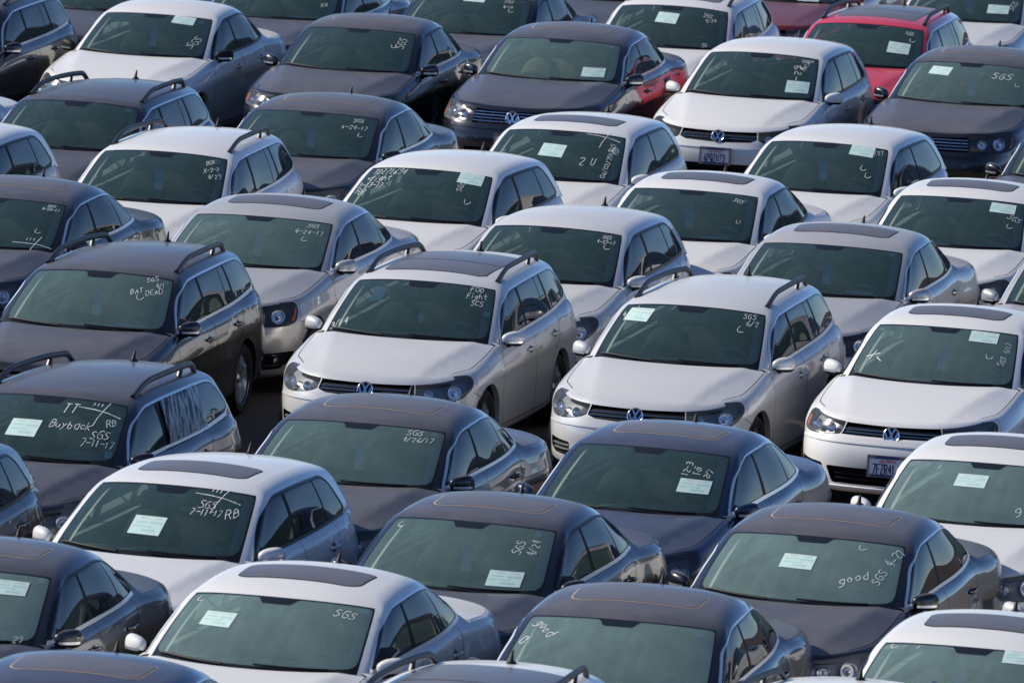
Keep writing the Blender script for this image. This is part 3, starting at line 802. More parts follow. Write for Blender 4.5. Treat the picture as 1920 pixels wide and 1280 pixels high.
    for k, a in enumerate(H.get('uprights', [])):
        mb = MB(); z0, z1 = H['upz']; b_ = w.b_of_z(np.full(2, a), [z0, z1], 0, bB)
        for d in (-.004, .004): pass
        q = np.stack([w.ev(np.array([a-.005, a+.005]), np.full(2, bb), -.006) for bb in b_], 1); mb.grid(q); pair('upr%d' % k, 'grille_bar', 'grille', mb, ['plastic'])
    ez = H['emz']; be = w.b_of_z(0, ez, 0, bB)[0]; c = w.ev(np.array([0.]), np.array([be]), .004)[0]; n = w.nm(np.array([0.]), np.array([be]))[0]; n[1] = 0
    rec('emblem', 'emblem', 'grille', emblem(c, n * [1, 0, .45], T.get('emr', .07)), ['chrome', 'gloss_black'])
    iq = offpatch('it', -.05); iq.addmb(skirt(w, it, 0, -.05)); rec('intake', 'air_intake', 'bump', join(iq), ['grille'])
    for k, z in enumerate(H.get('intslats', [])): rec('islat%d' % k, 'intake_slat', 'bump', join(bar(z, 0, H['inta'], .012, -.015)), ['plastic'])
    if 'fog' in P:
        fq = offpatch('fog', -.04); fg = rnd(w.from_az(np.array(H['fog'], float), hi=bB), .03, 3); fq.addmb(skirt(w, fg, 0, -.04)); pair('fog', 'side_intake', 'bump', fq, ['grille'])
        for k, (z, a0, a1, mt) in enumerate(H.get('fogslats', [])): pair('fslat%d' % k, 'intake_slat', 'bump', bar(z, a0, a1, .012, -.006), [mt])
        if 'foglamp' in H: pair('foglamp', 'fog_light', 'bump', bowl(*H['foglamp'], .03, -.008), ['chrome'])
    if 'marker' in H:
        am = w.from_az(np.array(H['marker'], float), hi=bB); Va, Fa = cut(am, [], (.04, .03), .03, 'a'); pair('marker', 'side_marker', 'bump', patch(w, Va, Fa['a'], .004), ['amber'])
    if 'ledge' in H:
        for k, (z, a1, hg, pro, mt) in enumerate(H['ledge']): rec('ledge%d' % k, 'bumper_trim', 'bump', join(bar(z, 0, a1, hg, pro, 40)), [mt])
    # ---------------- wheel wells, underside
    for xc in (ax, -ax):
        ww = MB()
        q = np.linspace(-.15, np.pi + .15, 22)
        G = np.stack([[(xc + (Ra + .012)*np.cos(t), yv, B.wr + (Ra + .012)*np.sin(t)) for yv in (W - .03, W - .34)] for t in q])
        ww.grid(G); ww.add([(xc + (Ra + .01)*np.cos(t), W - .34, B.wr + (Ra + .01)*np.sin(t)) for t in q], [tuple(range(len(q)))])
        pair('wells%d' % (xc > 0), 'wheel_arch_liner', None, ww, ['rubber'])
    ub = MB(); x1, x2 = ax - Ra - .03, -ax + Ra + .03
    for xa, xb, yw in ((B.xf - .35, ax + Ra + .03, W - .16), (ax + Ra + .03, x1, W - .36), (x1, x2, W - .09), (x2, -ax - Ra - .03, W - .36), (-ax - Ra - .03, B.xr + .3, W - .18)):
        ub.box(((xa + xb)/2, 0, .235), (xa - xb, 2*yw, .06))
    ub.box((ax*.93 - .2, 0, .52), (.04, 1.40, .5)); ub.box((B.xf - .36, 0, .42), (.04, 1.1, .34))
    rec('under', 'underbody', None, ub, ['rubber'])
    for xc, am in ((ax, aF), (-ax, aR)):
        lip = MB()
        q = am[am[:, 1] > .02]
        if len(q) > 3:
            k0 = int(np.argmax(np.linalg.norm(np.roll(q, -1, 0) - q, axis=1))) + 1; q = np.roll(q, -k0, 0)
            A_ = w.ev(q[:, 0], q[:, 1]); nn = w.nm(q[:, 0], q[:, 1]); lip.grid(np.stack([A_, A_ - nn*.012, A_ - nn*.05], 1))
        pair('lip%d' % (xc > 0), 'wheel_arch_lip', 'side', lip, ['paint'])
    # ---------------- wheels
    t_, r_, d_, bd_ = wheel_parts(B.wr, T.get('rim', .215), .205, T['spokes'], T.get('wstyle', 0))
    for sfx, mbs in (('a', (t_, r_, d_, bd_)), ('b', tuple(m.mirror() for m in (t_, r_, d_, bd_)))):
        ms = [m.mesh(T['key'] + nm + sfx, 1) for m, nm in zip(mbs, ('tyre', 'rim', 'back', 'disc'))]
        for fr, xc in (('f', ax), ('r', -ax)):
            yv = (W - .135) * (1 if sfx == 'a' else -1)
            out.append(dict(id='wheel' + fr + sfx, name='wheel', par=None, mesh=None, mats=[], var=None, loc=(xc, yv, B.wr)))
            for m, nm, mt in zip(ms, ('tyre', 'rim', 'hub', 'brake_disc'), ('rubber', 'alloy', 'rubber', 'steel')):
                out.append(dict(id=nm + fr + sfx, name=nm, par='wheel' + fr + sfx, mesh=m, mats=[mt], var=None, loc=(0, 0, 0)))
    # ---------------- door mirrors and handles
    mx, my, mz = T['mirror']
    def shellmirror(upper):
        mb = MB(); nu, nv = 20, 14; Vs = []
        for j in range(nv + 1):
            t = np.pi * j / nv
            for i in range(nu):
                a = 2*np.pi*i/nu; q = np.array([np.cos(t), np.sin(t)*np.cos(a), np.sin(t)*np.sin(a)])
                q = np.sign(q) * np.abs(q) ** .82
                x = q[0]*.068 if q[0] > 0 else q[0]*.03
                yv = q[1] * .090; zz = q[2]*.064*(1 + .22*q[1])
                x -= .045*(q[1] + .2)
                Vs.append((mx + x, my + yv, mz + zz))
        fs = [(j*nu+i, j*nu+(i+1) % nu, (j+1)*nu+(i+1) % nu, (j+1)*nu+i) for j in range(nv) for i in range(nu)]
        Vs = np.array(Vs)
        keep = [f for f in fs if (Vs[list(f)][:, 2].mean() > mz - .030) == upper]
        mb.add(Vs, keep); return mb
    mir = shellmirror(True); pair('mirror', 'side_mirror', 'door1', mir, ['mirror_paint'])
    lo = shellmirror(False); yb_ = W - .11
    lo.tube([(mx + .02, yb_ - .06, mz - .075), (mx + .01, my - .09, mz - .065), (mx - .01, my - .02, mz - .045)], [.035, .03, .028], 8, flat=1.3)
    pair('mirrorb', 'mirror_base', 'door1', lo, ['plastic'])
    if T.get('mled', True):
        sg = MB(); q = np.linspace(-.5, .95, 9)
        G = np.stack([[(mx + .078*math.sqrt(max(0, 1 - (u*.9)**2))*.9 - .045*(u + .2) + .004, my + .087*u, mz - .026 + dz) for dz in (-.008, .010)] for u in q]); sg.grid(G)
        pair('mirrors', 'turn_signal', 'door1', sg, ['silver_strip'])
    def handle(xh, zh, par, tag):
        a = B.flank(xh); mb = MB(); L_ = .105
        pth = []
        for u in np.linspace(-1, 1, 9):
            aa = B.flank(xh + u*L_); bb = w.b_of_z(aa, zh + .004*u, 0, bB)[0]; pth.append(w.ev(np.array([aa]), np.array([bb]), .034*(1 - abs(u)**4) + .002)[0])
        mb.tube(pth, .0135, 8, flat=.7); pair('handle' + tag, 'door_handle', par, mb, ['paint'])
        cup_shade = MB(); m_ = 16; aa = B.flank(xh + .01); bb = w.b_of_z(aa, zh, 0, bB)[0]
        Vc = [w.ev(np.array([aa]), np.array([bb]), .0015)[0]] + [w.ev(np.array([aa + .05*np.cos(2*np.pi*i/m_)]), np.array([bb + .032*np.sin(2*np.pi*i/m_)]), .0015)[0] for i in range(m_)]
        cup_shade.add(Vc, [(0, 1+i, 1+(i+1) % m_) for i in range(m_)]); pair('cup_shade' + tag, 'handle_recess', par, cup_shade, ['recess'])  # flat disc on the door, painted dark as the shade of a scoop
    for k, (xh, zh) in enumerate(T['handles']): handle(xh, zh, 'door%d' % (k + 1), str(k))
    # ---------------- wipers
    for k, (y0, y1) in enumerate(((.56, .06), (-.16, -.66))):
        mb = MB(); q = np.linspace(y0, y1, 10); zb = g.B[2]
        aa = np.interp(np.abs(q), np.maximum.accumulate(g.P[:55, 6, 1]), g.A[:55])
        pp = g.ev(aa, np.full(10, b0 + .004) + np.linspace(0, .022, 10)); nn = g.nm(aa, np.full(10, b0 + .02))
        pp[:, 1] = q; nn[:, 1] *= np.sign(q + 1e-6) if False else 0
        mb.tube(pp + nn * .020, np.linspace(.012, .007, 10), 6); 
        rec('wiper%d' % k, 'wiper', 'cowl', mb, ['plastic'])
    # ---------------- roof furniture
    ant = MB(); xa = T['antx']; za = float(B.zroof(xa, 0))
    ant.ell((xa, 0, za), (.062, .034, .022), 12, 6); ant.tube([(xa + .016, 0, za + .008), (xa - .006, 0, za + .05), (xa - .03, 0, za + .012 + T.get('anth', .085))], [.020, .013, .007], 8)
    rec('antenna', 'antenna', None, ant, ['plastic'])
    if 'rails' in T:
        x0, x1, yr = T['rails']; n_ = 44; u = np.linspace(0, 1, n_); x = x0 + (x1 - x0) * u
        yc = spl(*zip(*B.rail), x) - yr; ss = lambda q: np.clip(q, 0, 1)**2*(3 - 2*np.clip(q, 0, 1))
        hgt = .076 * np.sin(np.pi/2*np.clip(u/.26, 0, 1))**.9 * np.sin(np.pi/2*np.clip((1 - u)/.10, 0, 1))**.9
        z = B.zroof(x, yc) + hgt - .008
        mb = MB(); mb.tube(np.stack([x, yc, z], 1), .026 + .010*np.exp(-u/.05) + .004*np.exp(-(1-u)/.05), 10, flat=.70)
        for us in (.74,):
            xs = x0 + (x1 - x0)*us; ys = np.interp(us, u, yc); zs_ = np.interp(us, u, z)
            mb.tube([(xs + .05, ys, float(B.zroof(xs, ys)) - .01), (xs, ys, zs_)], [.024, .018], 8)
        pair('rail', 'roof_rail', None, mb, ['rail'])
    # ---------------- cabin
    xs0 = .0; zsc = T.get('seatz', 0)
    def seat(y):
        mb = MB()
        mb.ell((.03, y, .50), (.29, .25, .10), 14, 8, 0, .7)
        sb = MB(); sb.ell((0, 0, .30), (.085, .235, .34), 14, 10, 0, .72); c_, s_ = math.cos(.36), math.sin(.36)
        sb.xf(lambda V: np.stack([V[:, 0]*c_ - V[:, 2]*s_ - .24, V[:, 1]*(1 - .25*np.clip(V[:, 2] - .35, 0, 1)) + y, V[:, 0]*s_ + V[:, 2]*c_ + .50], 1)); mb.addmb(sb)
        return mb
    def head(y):
        hb_ = MB(); hb_.ell((-.47, y, 1.155 + zsc), (.055, .135, .085), 12, 8, 0, .7)
        for d in (-.05, .05): hb_.tube([(-.455, y + d, 1.03), (-.47, y + d, 1.12)], .007, 6)
        return hb_
    for k, y in enumerate((.36, -.36)):
        rec('seat%d' % k, 'front_seat', None, seat(y), ['seat']); rec('head%d' % k, 'headrest', 'seat%d' % k, head(y), ['seat'])
    rb = MB(); xb_ = T['bench']
    rb.ell((xb_ + .28, 0, .50), (.30, .62, .12), 16, 8, 0, .5)
    sb = MB(); sb.ell((0, 0, .27), (.08, .62, .31), 20, 10, 0, .5); sb.xf(lambda V: np.stack([V[:, 0] - .42*V[:, 2] + xb_ + .08, V[:, 1], V[:, 2] + .46], 1)); rb.addmb(sb)
    rec('bench', 'rear_seat', None, rb, ['seat'])
    for k, y in enumerate((.42, -.42)):
        hb_ = MB(); hb_.ell((xb_ - .16, y, 1.03), (.05, .13, .08), 12, 8, 0, .7); rec('rhead%d' % k, 'headrest', 'bench', hb_, ['seat'])
    tub = MB(); xl = B.rbase[0] + .12
    tub.box(((xl + .9)/2, 0, .30), (.9 - xl, 1.5, .05))
    for y in (.70, -.70): tub.box(((xl + .9)/2, y, .62), (.9 - xl, .05, .62))
    if B.trunk: tub.box((B.rbase[1] - .05, 0, .90), (.45, 1.36, .05)); tub.box((xb_ - .08, 0, .65), (.06, 1.36, .5))
    else: tub.box((xl, 0, .6), (.05, 1.36, .6)); tub.box(((xl + xb_)/2, 0, .86), (abs(xl - xb_) - .2, 1.30, .03))
    rec('tub', 'cabin_floor', None, tub, ['interior'])
    # headlining under the roof
    dx, dy = 26, 14; xs_ = np.linspace(B.roofB[-1, 0] + .02, B.roofB[0, 0] - .02, dx); G = []
    for x in xs_:
        k = int(np.argmin(np.abs(B.roofB[50:-50, 0] - x))) + 50; ym = B.roofB[k, 1] - .01
        if x > B.roofB[50, 0]: ym = np.interp(x, B.roofB[:50, 0][::-1], B.roofB[:50, 1][::-1]) - .01
        if x < B.roofB[-50, 0]: ym = np.interp(x, B.roofB[-50:, 0][::-1], B.roofB[-50:, 1][::-1]) - .01
        q = np.linspace(-max(ym, .02), max(ym, .02), dy); G.append(np.stack([np.full(dy, x), q, B.zroof(np.full(dy, x), q) - .022], 1))
    rec('lining', 'headlining', None, MB().grid(np.array(G)), ['lining'])
    dsh = MB(); nx, ny = 14, 30; G = np.zeros((nx, ny, 3)); yy = np.linspace(-.70, .70, ny); xf_ = xg(yy, -.07)
    for i, u in enumerate(np.linspace(0, 1, nx)):
        x = xf_ + (.33 - xf_) * min(u / .8, 1); zt = np.where(u < .8, B.lid(xf_, yy) - .05 - .03*u, 0)
        hump = .075*np.exp(-((yy - .36)/.17)**4)*np.exp(-((u*.75 - .52)/.16)**2) + .03*np.exp(-(yy/.2)**4)*np.exp(-((u*.75 - .5)/.18)**2)
        z = B.lid(xf_, yy)*.0 + B.lid(.75, .3) - .055 - .02*u + hump
        if u > .8: z = z - (u - .8)*2.2; x = x - .0 + (u - .8)*.3
        G[i] = np.stack([x, yy, z], 1)
    dsh.grid(G); rec('dash', 'dashboard', None, dsh, ['dash'])
    st = MB(); R_ = .185; m_ = 36
    V_ = []
    for i in range(m_):
        a = 2*np.pi*i/m_
        for j in range(8):
            t = 2*np.pi*j/8; V_.append(((.016*np.cos(t)), (R_ + .016*np.sin(t))*np.cos(a), (R_ + .016*np.sin(t))*np.sin(a)))
    st.add(V_, [(i*8+j, ((i+1) % m_)*8+j, ((i+1) % m_)*8+(j+1) % 8, i*8+(j+1) % 8) for i in range(m_) for j in range(8)])
    st.ell((.01, 0, 0), (.03, .07, .06), 12, 8); st.box((.01, .12, 0), (.02, .14, .03), bev=.005); st.box((.01, -.12, 0), (.02, .14, .03), bev=.005); st.box((.01, 0, -.12), (.02, .04, .12), bev=.005)
    c_, s_ = math.cos(.42), math.sin(.42)
    st.xf(lambda V: np.stack([V[:, 0]*c_ - V[:, 2]*s_*-1 + .28, V[:, 1] + .36, V[:, 2]*c_ - V[:, 0]*s_ + .89], 1))
    rec('steer', 'steering_wheel', 'dash', st, ['wheel_grey'])
    aa = np.linspace(gA - .16, gA + .03, 8); bb = np.linspace(b0 - .02, bt - .01, 16); AA, BB = np.meshgrid(aa, bb, indexing='ij')
    pair('ptrim', 'pillar_trim', None, MB().grid(g.ev(AA, BB, -.045 + 0*AA[..., None] if False else 0) - g.nm(AA, BB)*(.03 + .02*np.sin(np.pi*(AA - aa[0])/(aa[-1] - aa[0])))[..., None]), ['pillar_trim'])
    im = MB(); bc = B.gTop - .11; c = g.ev(np.array([0.]), np.array([bc]), -.07)[0]
    im.ell(c, (.028, .115, .036), 14, 8, 0, .75); im.tube([c + [.0, 0, .01], g.ev(np.array([0.]), np.array([bc + .02]), -.004)[0]], .014, 8)
    rec('imirror', 'interior_mirror', None, im, ['plastic'])
    T['out'] = out; T['mirpos'] = c; T['B'] = B; T['sealpt'] = None
    return T

# ------------------------------------------------------------------ the five body shapes
GOLF_FRONT = dict(
    headlight=[(.435, .650), (.50, .622), (.68, .598), (.85, .606), (.98, .662), (1.07, .745), (1.0, .79), (.70, .79), (.435, .79)], hlr=[.01, .05, .1, .1, .12, .09, .05, .02, .01],
    grille=[(-.02, .612), (.35, .624), (.42, .650), (.42, .79), (-.02, .79)], slats=[(.655, .005, -.004, 'chrome'), (.682, .005, -.004, 'chrome'), (.668, .015, -.010, 'plastic'), (.695, .015, -.010, 'plastic'), (.635, .02, -.012, 'plastic')], slata=.415,
    intake=[(-.02, .27), (.42, .27), (.44, .39), (-.02, .39)], intslats=[.31, .35], inta=.42,
    fog=[(.60, .285), (.80, .30), (.92, .35), (.90, .43), (.58, .405)], fogslats=[(.335, .61, .86, 'silver_strip'), (.37, .60, .88, 'silver_strip'), (.30, .62, .80, 'plastic')],
    marker=[(1.02, .455), (1.07, .455), (1.07, .53), (1.02, .53)],
    lamps=[(.545, .662, .042), (.79, .672, .062)], seam=[(1.33, .0), (1.30, .575), (1.07, .650), (1.12, .73), (1.12, .95)], lipa=.80, zlip=.722, emz=.668,
    ledge=[(.555, .95, .018, .007, 'paint')])
DLO_WAGON = [(.605, .972), (-.4, .992), (-1.2, 1.018), (-1.92, 1.055), (-2.02, 1.10), (-1.85, 1.29), (-1.66, 1.345), (-1.0, 1.385), (-.45, 1.390), (.0, 1.354), (.245, 1.246), (.475, 1.102)]
TYPES = {}
def T(**k): TYPES[k['key']] = k
T(key='wagon', body=dict(xr=-2.382, wbase=(.98, .735, .79), wtop=(.165, .055, .65), rbase=(-2.27, -2.15, .69), rtop=(-2.0, -1.94, .565), belt=[(.735, .79), (.3, .80), (-.4, .79), (-1.3, .78), (-2.2, .70)],
        rail=[(.055, .65), (-.4, .648), (-1.1, .632), (-1.94, .565)], roof=[(.2, 1.405), (-.2, 1.445), (-.7, 1.462), (-1.3, 1.452), (-2.0, 1.395)]),
  dlo=DLO_WAGON, dlor=(.02,.09,.16), low=[(.64, .967), (-.4, .988), (-1.2, 1.013), (-1.92, 1.050)],
  pillars=[([(-.315,.95),(-.30,1.15),(-.265,1.42)],.058),([(-1.0,.97),(-.985,1.15),(-.935,1.42)],.022),([(-1.215,.97),(-1.20,1.15),(-1.135,1.42)],.060)], sail=[(.70,.95),(.53,.95),(.545,1.06),(.63,1.04)], rearc=3,
  winpar=['door1', 'door2', 'door2', 'side'], sun=(-.10, -.62, .44), pano=(-.09, -1.42, -.66, .46),
  doorF=[(.80, .90), (.835, .70), (.85, .50), (.80, .275)], doorB=[(-.30, .95), (-.33, .6), (-.33, .275)], doorR=[(-1.24, .98), (-1.20, .80), (-1.02, .70), (-.90, .52), (-.86, .275)],
  front=GOLF_FRONT, tail=[(.10, .74), (.46, .72), (.52, .86), (.12, .95)], mirror=(.555, .885, .985), handles=[(-.12, .815), (-1.02, .845)], antx=-1.72, rails=(-.06, -1.72, .075), bench=-1.02, spokes=5, wstyle=1, rim=.222, anth=.075)
DLO_GOLF = [(.605, .972), (-.4, .992), (-1.1, 1.014), (-1.52, 1.034), (-1.56, 1.06), (-1.41, 1.25), (-1.27, 1.340), (-.95, 1.377), (-.45, 1.390), (-.04, 1.356), (.21, 1.246), (.455, 1.102)]
T(key='golf', body=dict(), dlo=DLO_GOLF, dlor=(.02,.03,.06), low=[(.64, .967), (-.4, .988), (-1.52, 1.030)],
  pillars=[([(-.315,.95),(-.30,1.15),(-.265,1.42)],.058),([(-1.10,.97),(-1.065,1.15),(-.98,1.42)],.035)], sail=[(.70,.95),(.53,.95),(.545,1.06),(.63,1.04)], rearc=3,
  winpar=['door1', 'door2', 'side'], sun=(-.13, -.56, .43),
  doorF=[(.80, .90), (.835, .70), (.85, .50), (.80, .275)], doorB=[(-.30, .95), (-.33, .6), (-.33, .275)], doorR=[(-1.12, .98), (-1.10, .80), (-1.0, .70), (-.90, .52), (-.86, .275)],
  front=GOLF_FRONT, tail=[(.10, .74), (.46, .72), (.52, .86), (.12, .95)], mirror=(.555, .885, .985), handles=[(-.12, .815), (-.95, .845)], antx=-1.52, bench=-.98, spokes=7, wstyle=2, rim=.21, anth=.07)
T(key='golf3', body=dict(), dlo=DLO_GOLF, dlor=(.02,.09,.12), low=[(.64, .967), (-.4, .988), (-1.52, 1.030)],
  pillars=[([(-.53,.95),(-.515,1.15),(-.47,1.42)],.048)], sail=[(.70,.95),(.53,.95),(.545,1.06),(.63,1.04)], rearc=3,
  winpar=['door1', 'side'], sun=(-.13, -.56, .43),
  doorF=[(.80, .90), (.835, .70), (.85, .50), (.80, .275)], doorB=[(-.52, .95), (-.55, .6), (-.53, .275)], doorR=None,
  front=GOLF_FRONT, tail=[(.10, .74), (.46, .72), (.52, .86), (.12, .95)], mirror=(.555, .885, .985), handles=[(-.34, .82)], antx=-1.52, bench=-.98, spokes=7, wstyle=2, rim=.21, anth=.07)
JET_BODY = dict(W=.889, wb=2.651, xf=2.226, xr=-2.402,
    ze=[(2.12, .755), (1.9, .795), (1.5, .853), (1.1, .915), (.75, .960), (.3, .970), (-.5, .985), (-1.3, 1.012), (-2.4, .985)],
    zs=[(2.14, .76), (2.06, .80), (1.9, .850), (1.65, .905), (1.35, .952), (1.0, .990), (.6, 1.0)],
    trunk=dict(x0=-1.35, z=[(-1.3, 1.075), (-1.7, 1.062), (-2.1, 1.045), (-2.35, 1.04), (-2.42, 1.03)], drop=.055),
    wbase=(.97, .69, .78), wtop=(.09, -.04, .64), rbase=(-1.83, -1.64, .712), rtop=(-1.02, -.92, .545),
    belt=[(.69, .78), (.3, .797), (-.4, .798), (-1.1, .790), (-1.64, .712)], rail=[(-.04, .64), (-.4, .642), (-.75, .612), (-1.0, .545)],
    roof=[(.15, 1.388), (-.2, 1.436), (-.6, 1.453), (-1.0, 1.418), (-1.2, 1.365)], crown=.058, frontc=1.2, rearc=.48, dslope=.80, crease=[(2.1, .39), (1.9, .43), (.9, .63)])
JET_FRONT = dict(
    headlight=[(.455, .672), (.62, .656), (.84, .658), (.98, .680), (1.03, .775), (.98, .81), (.70, .81), (.425, .81)], hlr=[.01, .02, .05, .05, .05, .05, .02, .01],
    grille=[(-.02, .668), (.44, .672), (.41, .81), (-.02, .81)], slats=[(.690, .005, -.002, 'chrome'), (.715, .005, -.002, 'chrome'), (.702, .016, -.010, 'plastic'), (.728, .016, -.010, 'plastic'), (.676, .012, -.010, 'plastic')], slata=.42,
    intake=[(-.02, .27), (.50, .27), (.56, .41), (-.02, .41)], intslats=[.31, .35], inta=.48,
    fog=[(.60, .29), (.80, .30), (.98, .36), (.98, .45), (.60, .425)], foglamp=(.88, .375, .045), fogslats=[(.425, .62, .95, 'chrome')],
    lamps=[(.57, .715, .044), (.75, .718, .050)], amber=[(.93, .685), (.98, .69), (1.02, .765), (.965, .765)],
    seam=[(1.33, .0), (1.31, .62), (1.05, .67), (1.075, .74), (1.075, .95)], lipa=.82, zlip=.758, emz=.690, ledge=[(.61, .97, .018, .008, 'paint'), (.245, .9, .02, .02, 'paint')])
JET_DLO = [(.60, .985), (-.4, 1.005), (-1.0, 1.025), (-1.37, 1.042), (-1.40, 1.062), (-1.22, 1.20), (-1.0, 1.302), (-.74, 1.355), (-.40, 1.369), (-.08, 1.341), (.175, 1.238), (.425, 1.102)]
T(key='jetta', body=JET_BODY, dlo=JET_DLO, dlor=(.02,.04,.04), low=[(.63, .980), (-.4, 1.001), (-1.38, 1.038)],
  pillars=[([(-.305,.95),(-.29,1.15),(-.255,1.42)],.060),([(-1.0,.97),(-.955,1.15),(-.82,1.42)],.024)], sail=[(.70,.95),(.53,.95),(.545,1.06),(.63,1.04)], rearc=3,
  winpar=['door1', 'door2', 'door2'], sun=(-.14, -.54, .42),
  doorF=[(.78, .92), (.815, .70), (.83, .50), (.78, .275)], doorB=[(-.30, .95), (-.33, .6), (-.33, .275)], doorR=[(-1.22, 1.0), (-1.18, .80), (-1.04, .70), (-.93, .52), (-.89, .275)],
  front=JET_FRONT, tail=[(.08, .74), (.50, .74), (.62, .90), (.12, .95)], mirror=(.525, .885, 1.0), handles=[(-.12, .825), (-1.00, .85)], antx=-1.06, bench=-1.0, spokes=5, wstyle=1, rim=.215, anth=.06)
K_FRONT = dict(GOLF_FRONT, headlight=[(.45, .65), (.54, .60), (.72, .585), (.90, .61), (1.04, .68), (1.13, .80), (.98, .82), (.70, .82), (.45, .80)], lamps=[(.60, .68, .058), (.84, .685, .075)], zlip=.755, grille=[(-.02, .612), (.40, .612), (.42, .80), (-.02, .80)], slats=[(.66, .008, -.004, 'chrome'), (.70, .008, -.004, 'chrome'), (.63, .03, -.014, 'plastic')], emz=.69)
T(key='jetta5', body=dict(JET_BODY, W=.889, wb=2.578, xf=2.19, xr=-2.364, zs=[(2.12, .745), (2.04, .795), (1.9, .852), (1.65, .91), (1.35, .957), (1.0, .990), (.6, 1.0)], dslope=.5, crease=BASE['crease'],
        trunk=dict(x0=-1.35, z=[(-1.3, 1.075), (-1.7, 1.072), (-2.1, 1.058), (-2.3, 1.05), (-2.40, 1.03)], drop=.05)),
  dlo=JET_DLO, dlor=(.02,.05,.06), low=[(.63, .980), (-.4, 1.001), (-1.38, 1.038)],
  pillars=[([(-.305,.95),(-.29,1.15),(-.255,1.42)],.060),([(-1.0,.97),(-.955,1.15),(-.82,1.42)],.024)], sail=[(.70,.95),(.53,.95),(.545,1.06),(.63,1.04)], rearc=3,
  winpar=['door1', 'door2', 'door2'], sun=(-.14, -.54, .42),
  doorF=[(.78, .92), (.815, .70), (.83, .50), (.78, .275)], doorB=[(-.30, .95), (-.33, .6), (-.33, .275)], doorR=[(-1.20, 1.0), (-1.16, .80), (-1.0, .70), (-.90, .52), (-.86, .275)],
  front=K_FRONT, tail=[(.08, .74), (.50, .74), (.62, .90), (.12, .95)], mirror=(.535, .885, .995), handles=[(-.12, .825), (-1.00, .85)], antx=-1.06, bench=-1.0, spokes=5, wstyle=0, rim=.215, anth=.06)
T(key='passat', body=dict(W=.917, wb=2.803, xf=2.34, xr=-2.526,
    ze=[(2.24, .775), (2.0, .82), (1.55, .88), (1.1, .945), (.75, .992), (.3, 1.002), (-.5, 1.012), (-1.3, 1.035), (-2.5, 1.01)],
    zs=[(2.26, .775), (2.18, .82), (2.0, .875), (1.7, .935), (1.35, .985), (1.0, 1.020), (.6, 1.03)],
    trunk=dict(x0=-1.45, z=[(-1.4, 1.105), (-1.8, 1.09), (-2.2, 1.07), (-2.45, 1.062), (-2.55, 1.05)], drop=.055),
    wbase=(.965, .70, .806), wtop=(.12, -.02, .683), rbase=(-1.90, -1.70, .735), rtop=(-1.02, -.92, .575),
    belt=[(.70, .806), (.3, .822), (-.4, .822), (-1.1, .815), (-1.70, .735)], rail=[(-.02, .683), (-.4, .680), (-.8, .645), (-1.05, .575)],
    roof=[(.15, 1.408), (-.2, 1.462), (-.6, 1.484), (-1.0, 1.455), (-1.25, 1.395)], crown=.058, frontc=1.2, rearc=.48, dslope=.88, crease=[(2.25, .43), (2.0, .47), (.9, .65)]),
  dlo=[(.62, 1.012), (-.4, 1.030), (-1.0, 1.048), (-1.47, 1.068), (-1.51, 1.085), (-1.31, 1.225), (-1.04, 1.330), (-.74, 1.382), (-.40, 1.395), (-.06, 1.366), (.195, 1.262), (.44, 1.122)], dlor=(.02,.04,.04),
  low=[(.65, 1.008), (-.4, 1.026), (-1.0, 1.044), (-1.48, 1.064)],
  pillars=[([(-.315,.98),(-.30,1.18),(-.265,1.45)],.060),([(-1.05,1.0),(-1.0,1.18),(-.86,1.45)],.026)], sail=[(.70,.98),(.53,.98),(.545,1.085),(.63,1.07)], rearc=3,
  winpar=['door1', 'door2', 'door2'], sun=(-.16, -.58, .45),
  doorF=[(.80, .95), (.83, .70), (.845, .50), (.80, .275)], doorB=[(-.31, .98), (-.34, .6), (-.34, .275)], doorR=[(-1.30, 1.02), (-1.26, .82), (-1.12, .72), (-1.00, .54), (-.95, .275)],
  front=dict(
    headlight=[(.475, .665), (.70, .652), (.92, .655), (1.03, .68), (1.08, .79), (1.04, .84), (.70, .84), (.455, .84)], hlr=[.015, .03, .05, .05, .05, .05, .02, .01],
    grille=[(-.02, .65), (.45, .65), (.445, .84), (-.02, .84)], slats=[(.675, .010, .0, 'chrome'), (.706, .010, .0, 'chrome'), (.737, .010, .0, 'chrome'), (.768, .009, .0, 'chrome')], slata=.445, uprights=[.12, .24, .36], upz=(.66, .785),
    intake=[(-.02, .26), (.50, .26), (.53, .40), (-.02, .40)], intslats=[.30, .34, .37], inta=.49,
    fog=[(.64, .27), (.86, .28), (1.03, .36), (1.06, .43), (.64, .42)], fogslats=[(.31, .66, .98, 'chrome'), (.40, .66, .92, 'chrome')], foglamp=(.82, .365, .03),
    lamps=[(.60, .73, .052), (.81, .735, .066)], amber=[(.965, .69), (1.03, .70), (1.075, .795), (1.05, .80)],
    seam=[(1.36, .0), (1.34, .645), (1.09, .68), (1.11, .76), (1.11, .95)], lipa=.84, zlip=.785, emz=.715, ledge=[(.605, 1.0, .02, .007, 'paint')]),
  tail=[(.08, .76), (.50, .76), (.62, .92), (.12, .97)], mirror=(.535, .912, 1.03), handles=[(-.13, .85), (-1.08, .875)], antx=-1.12, bench=-1.08, spokes=5, wstyle=1, rim=.22, arch=.366, anth=.065, seatz=.02, emr=.075)

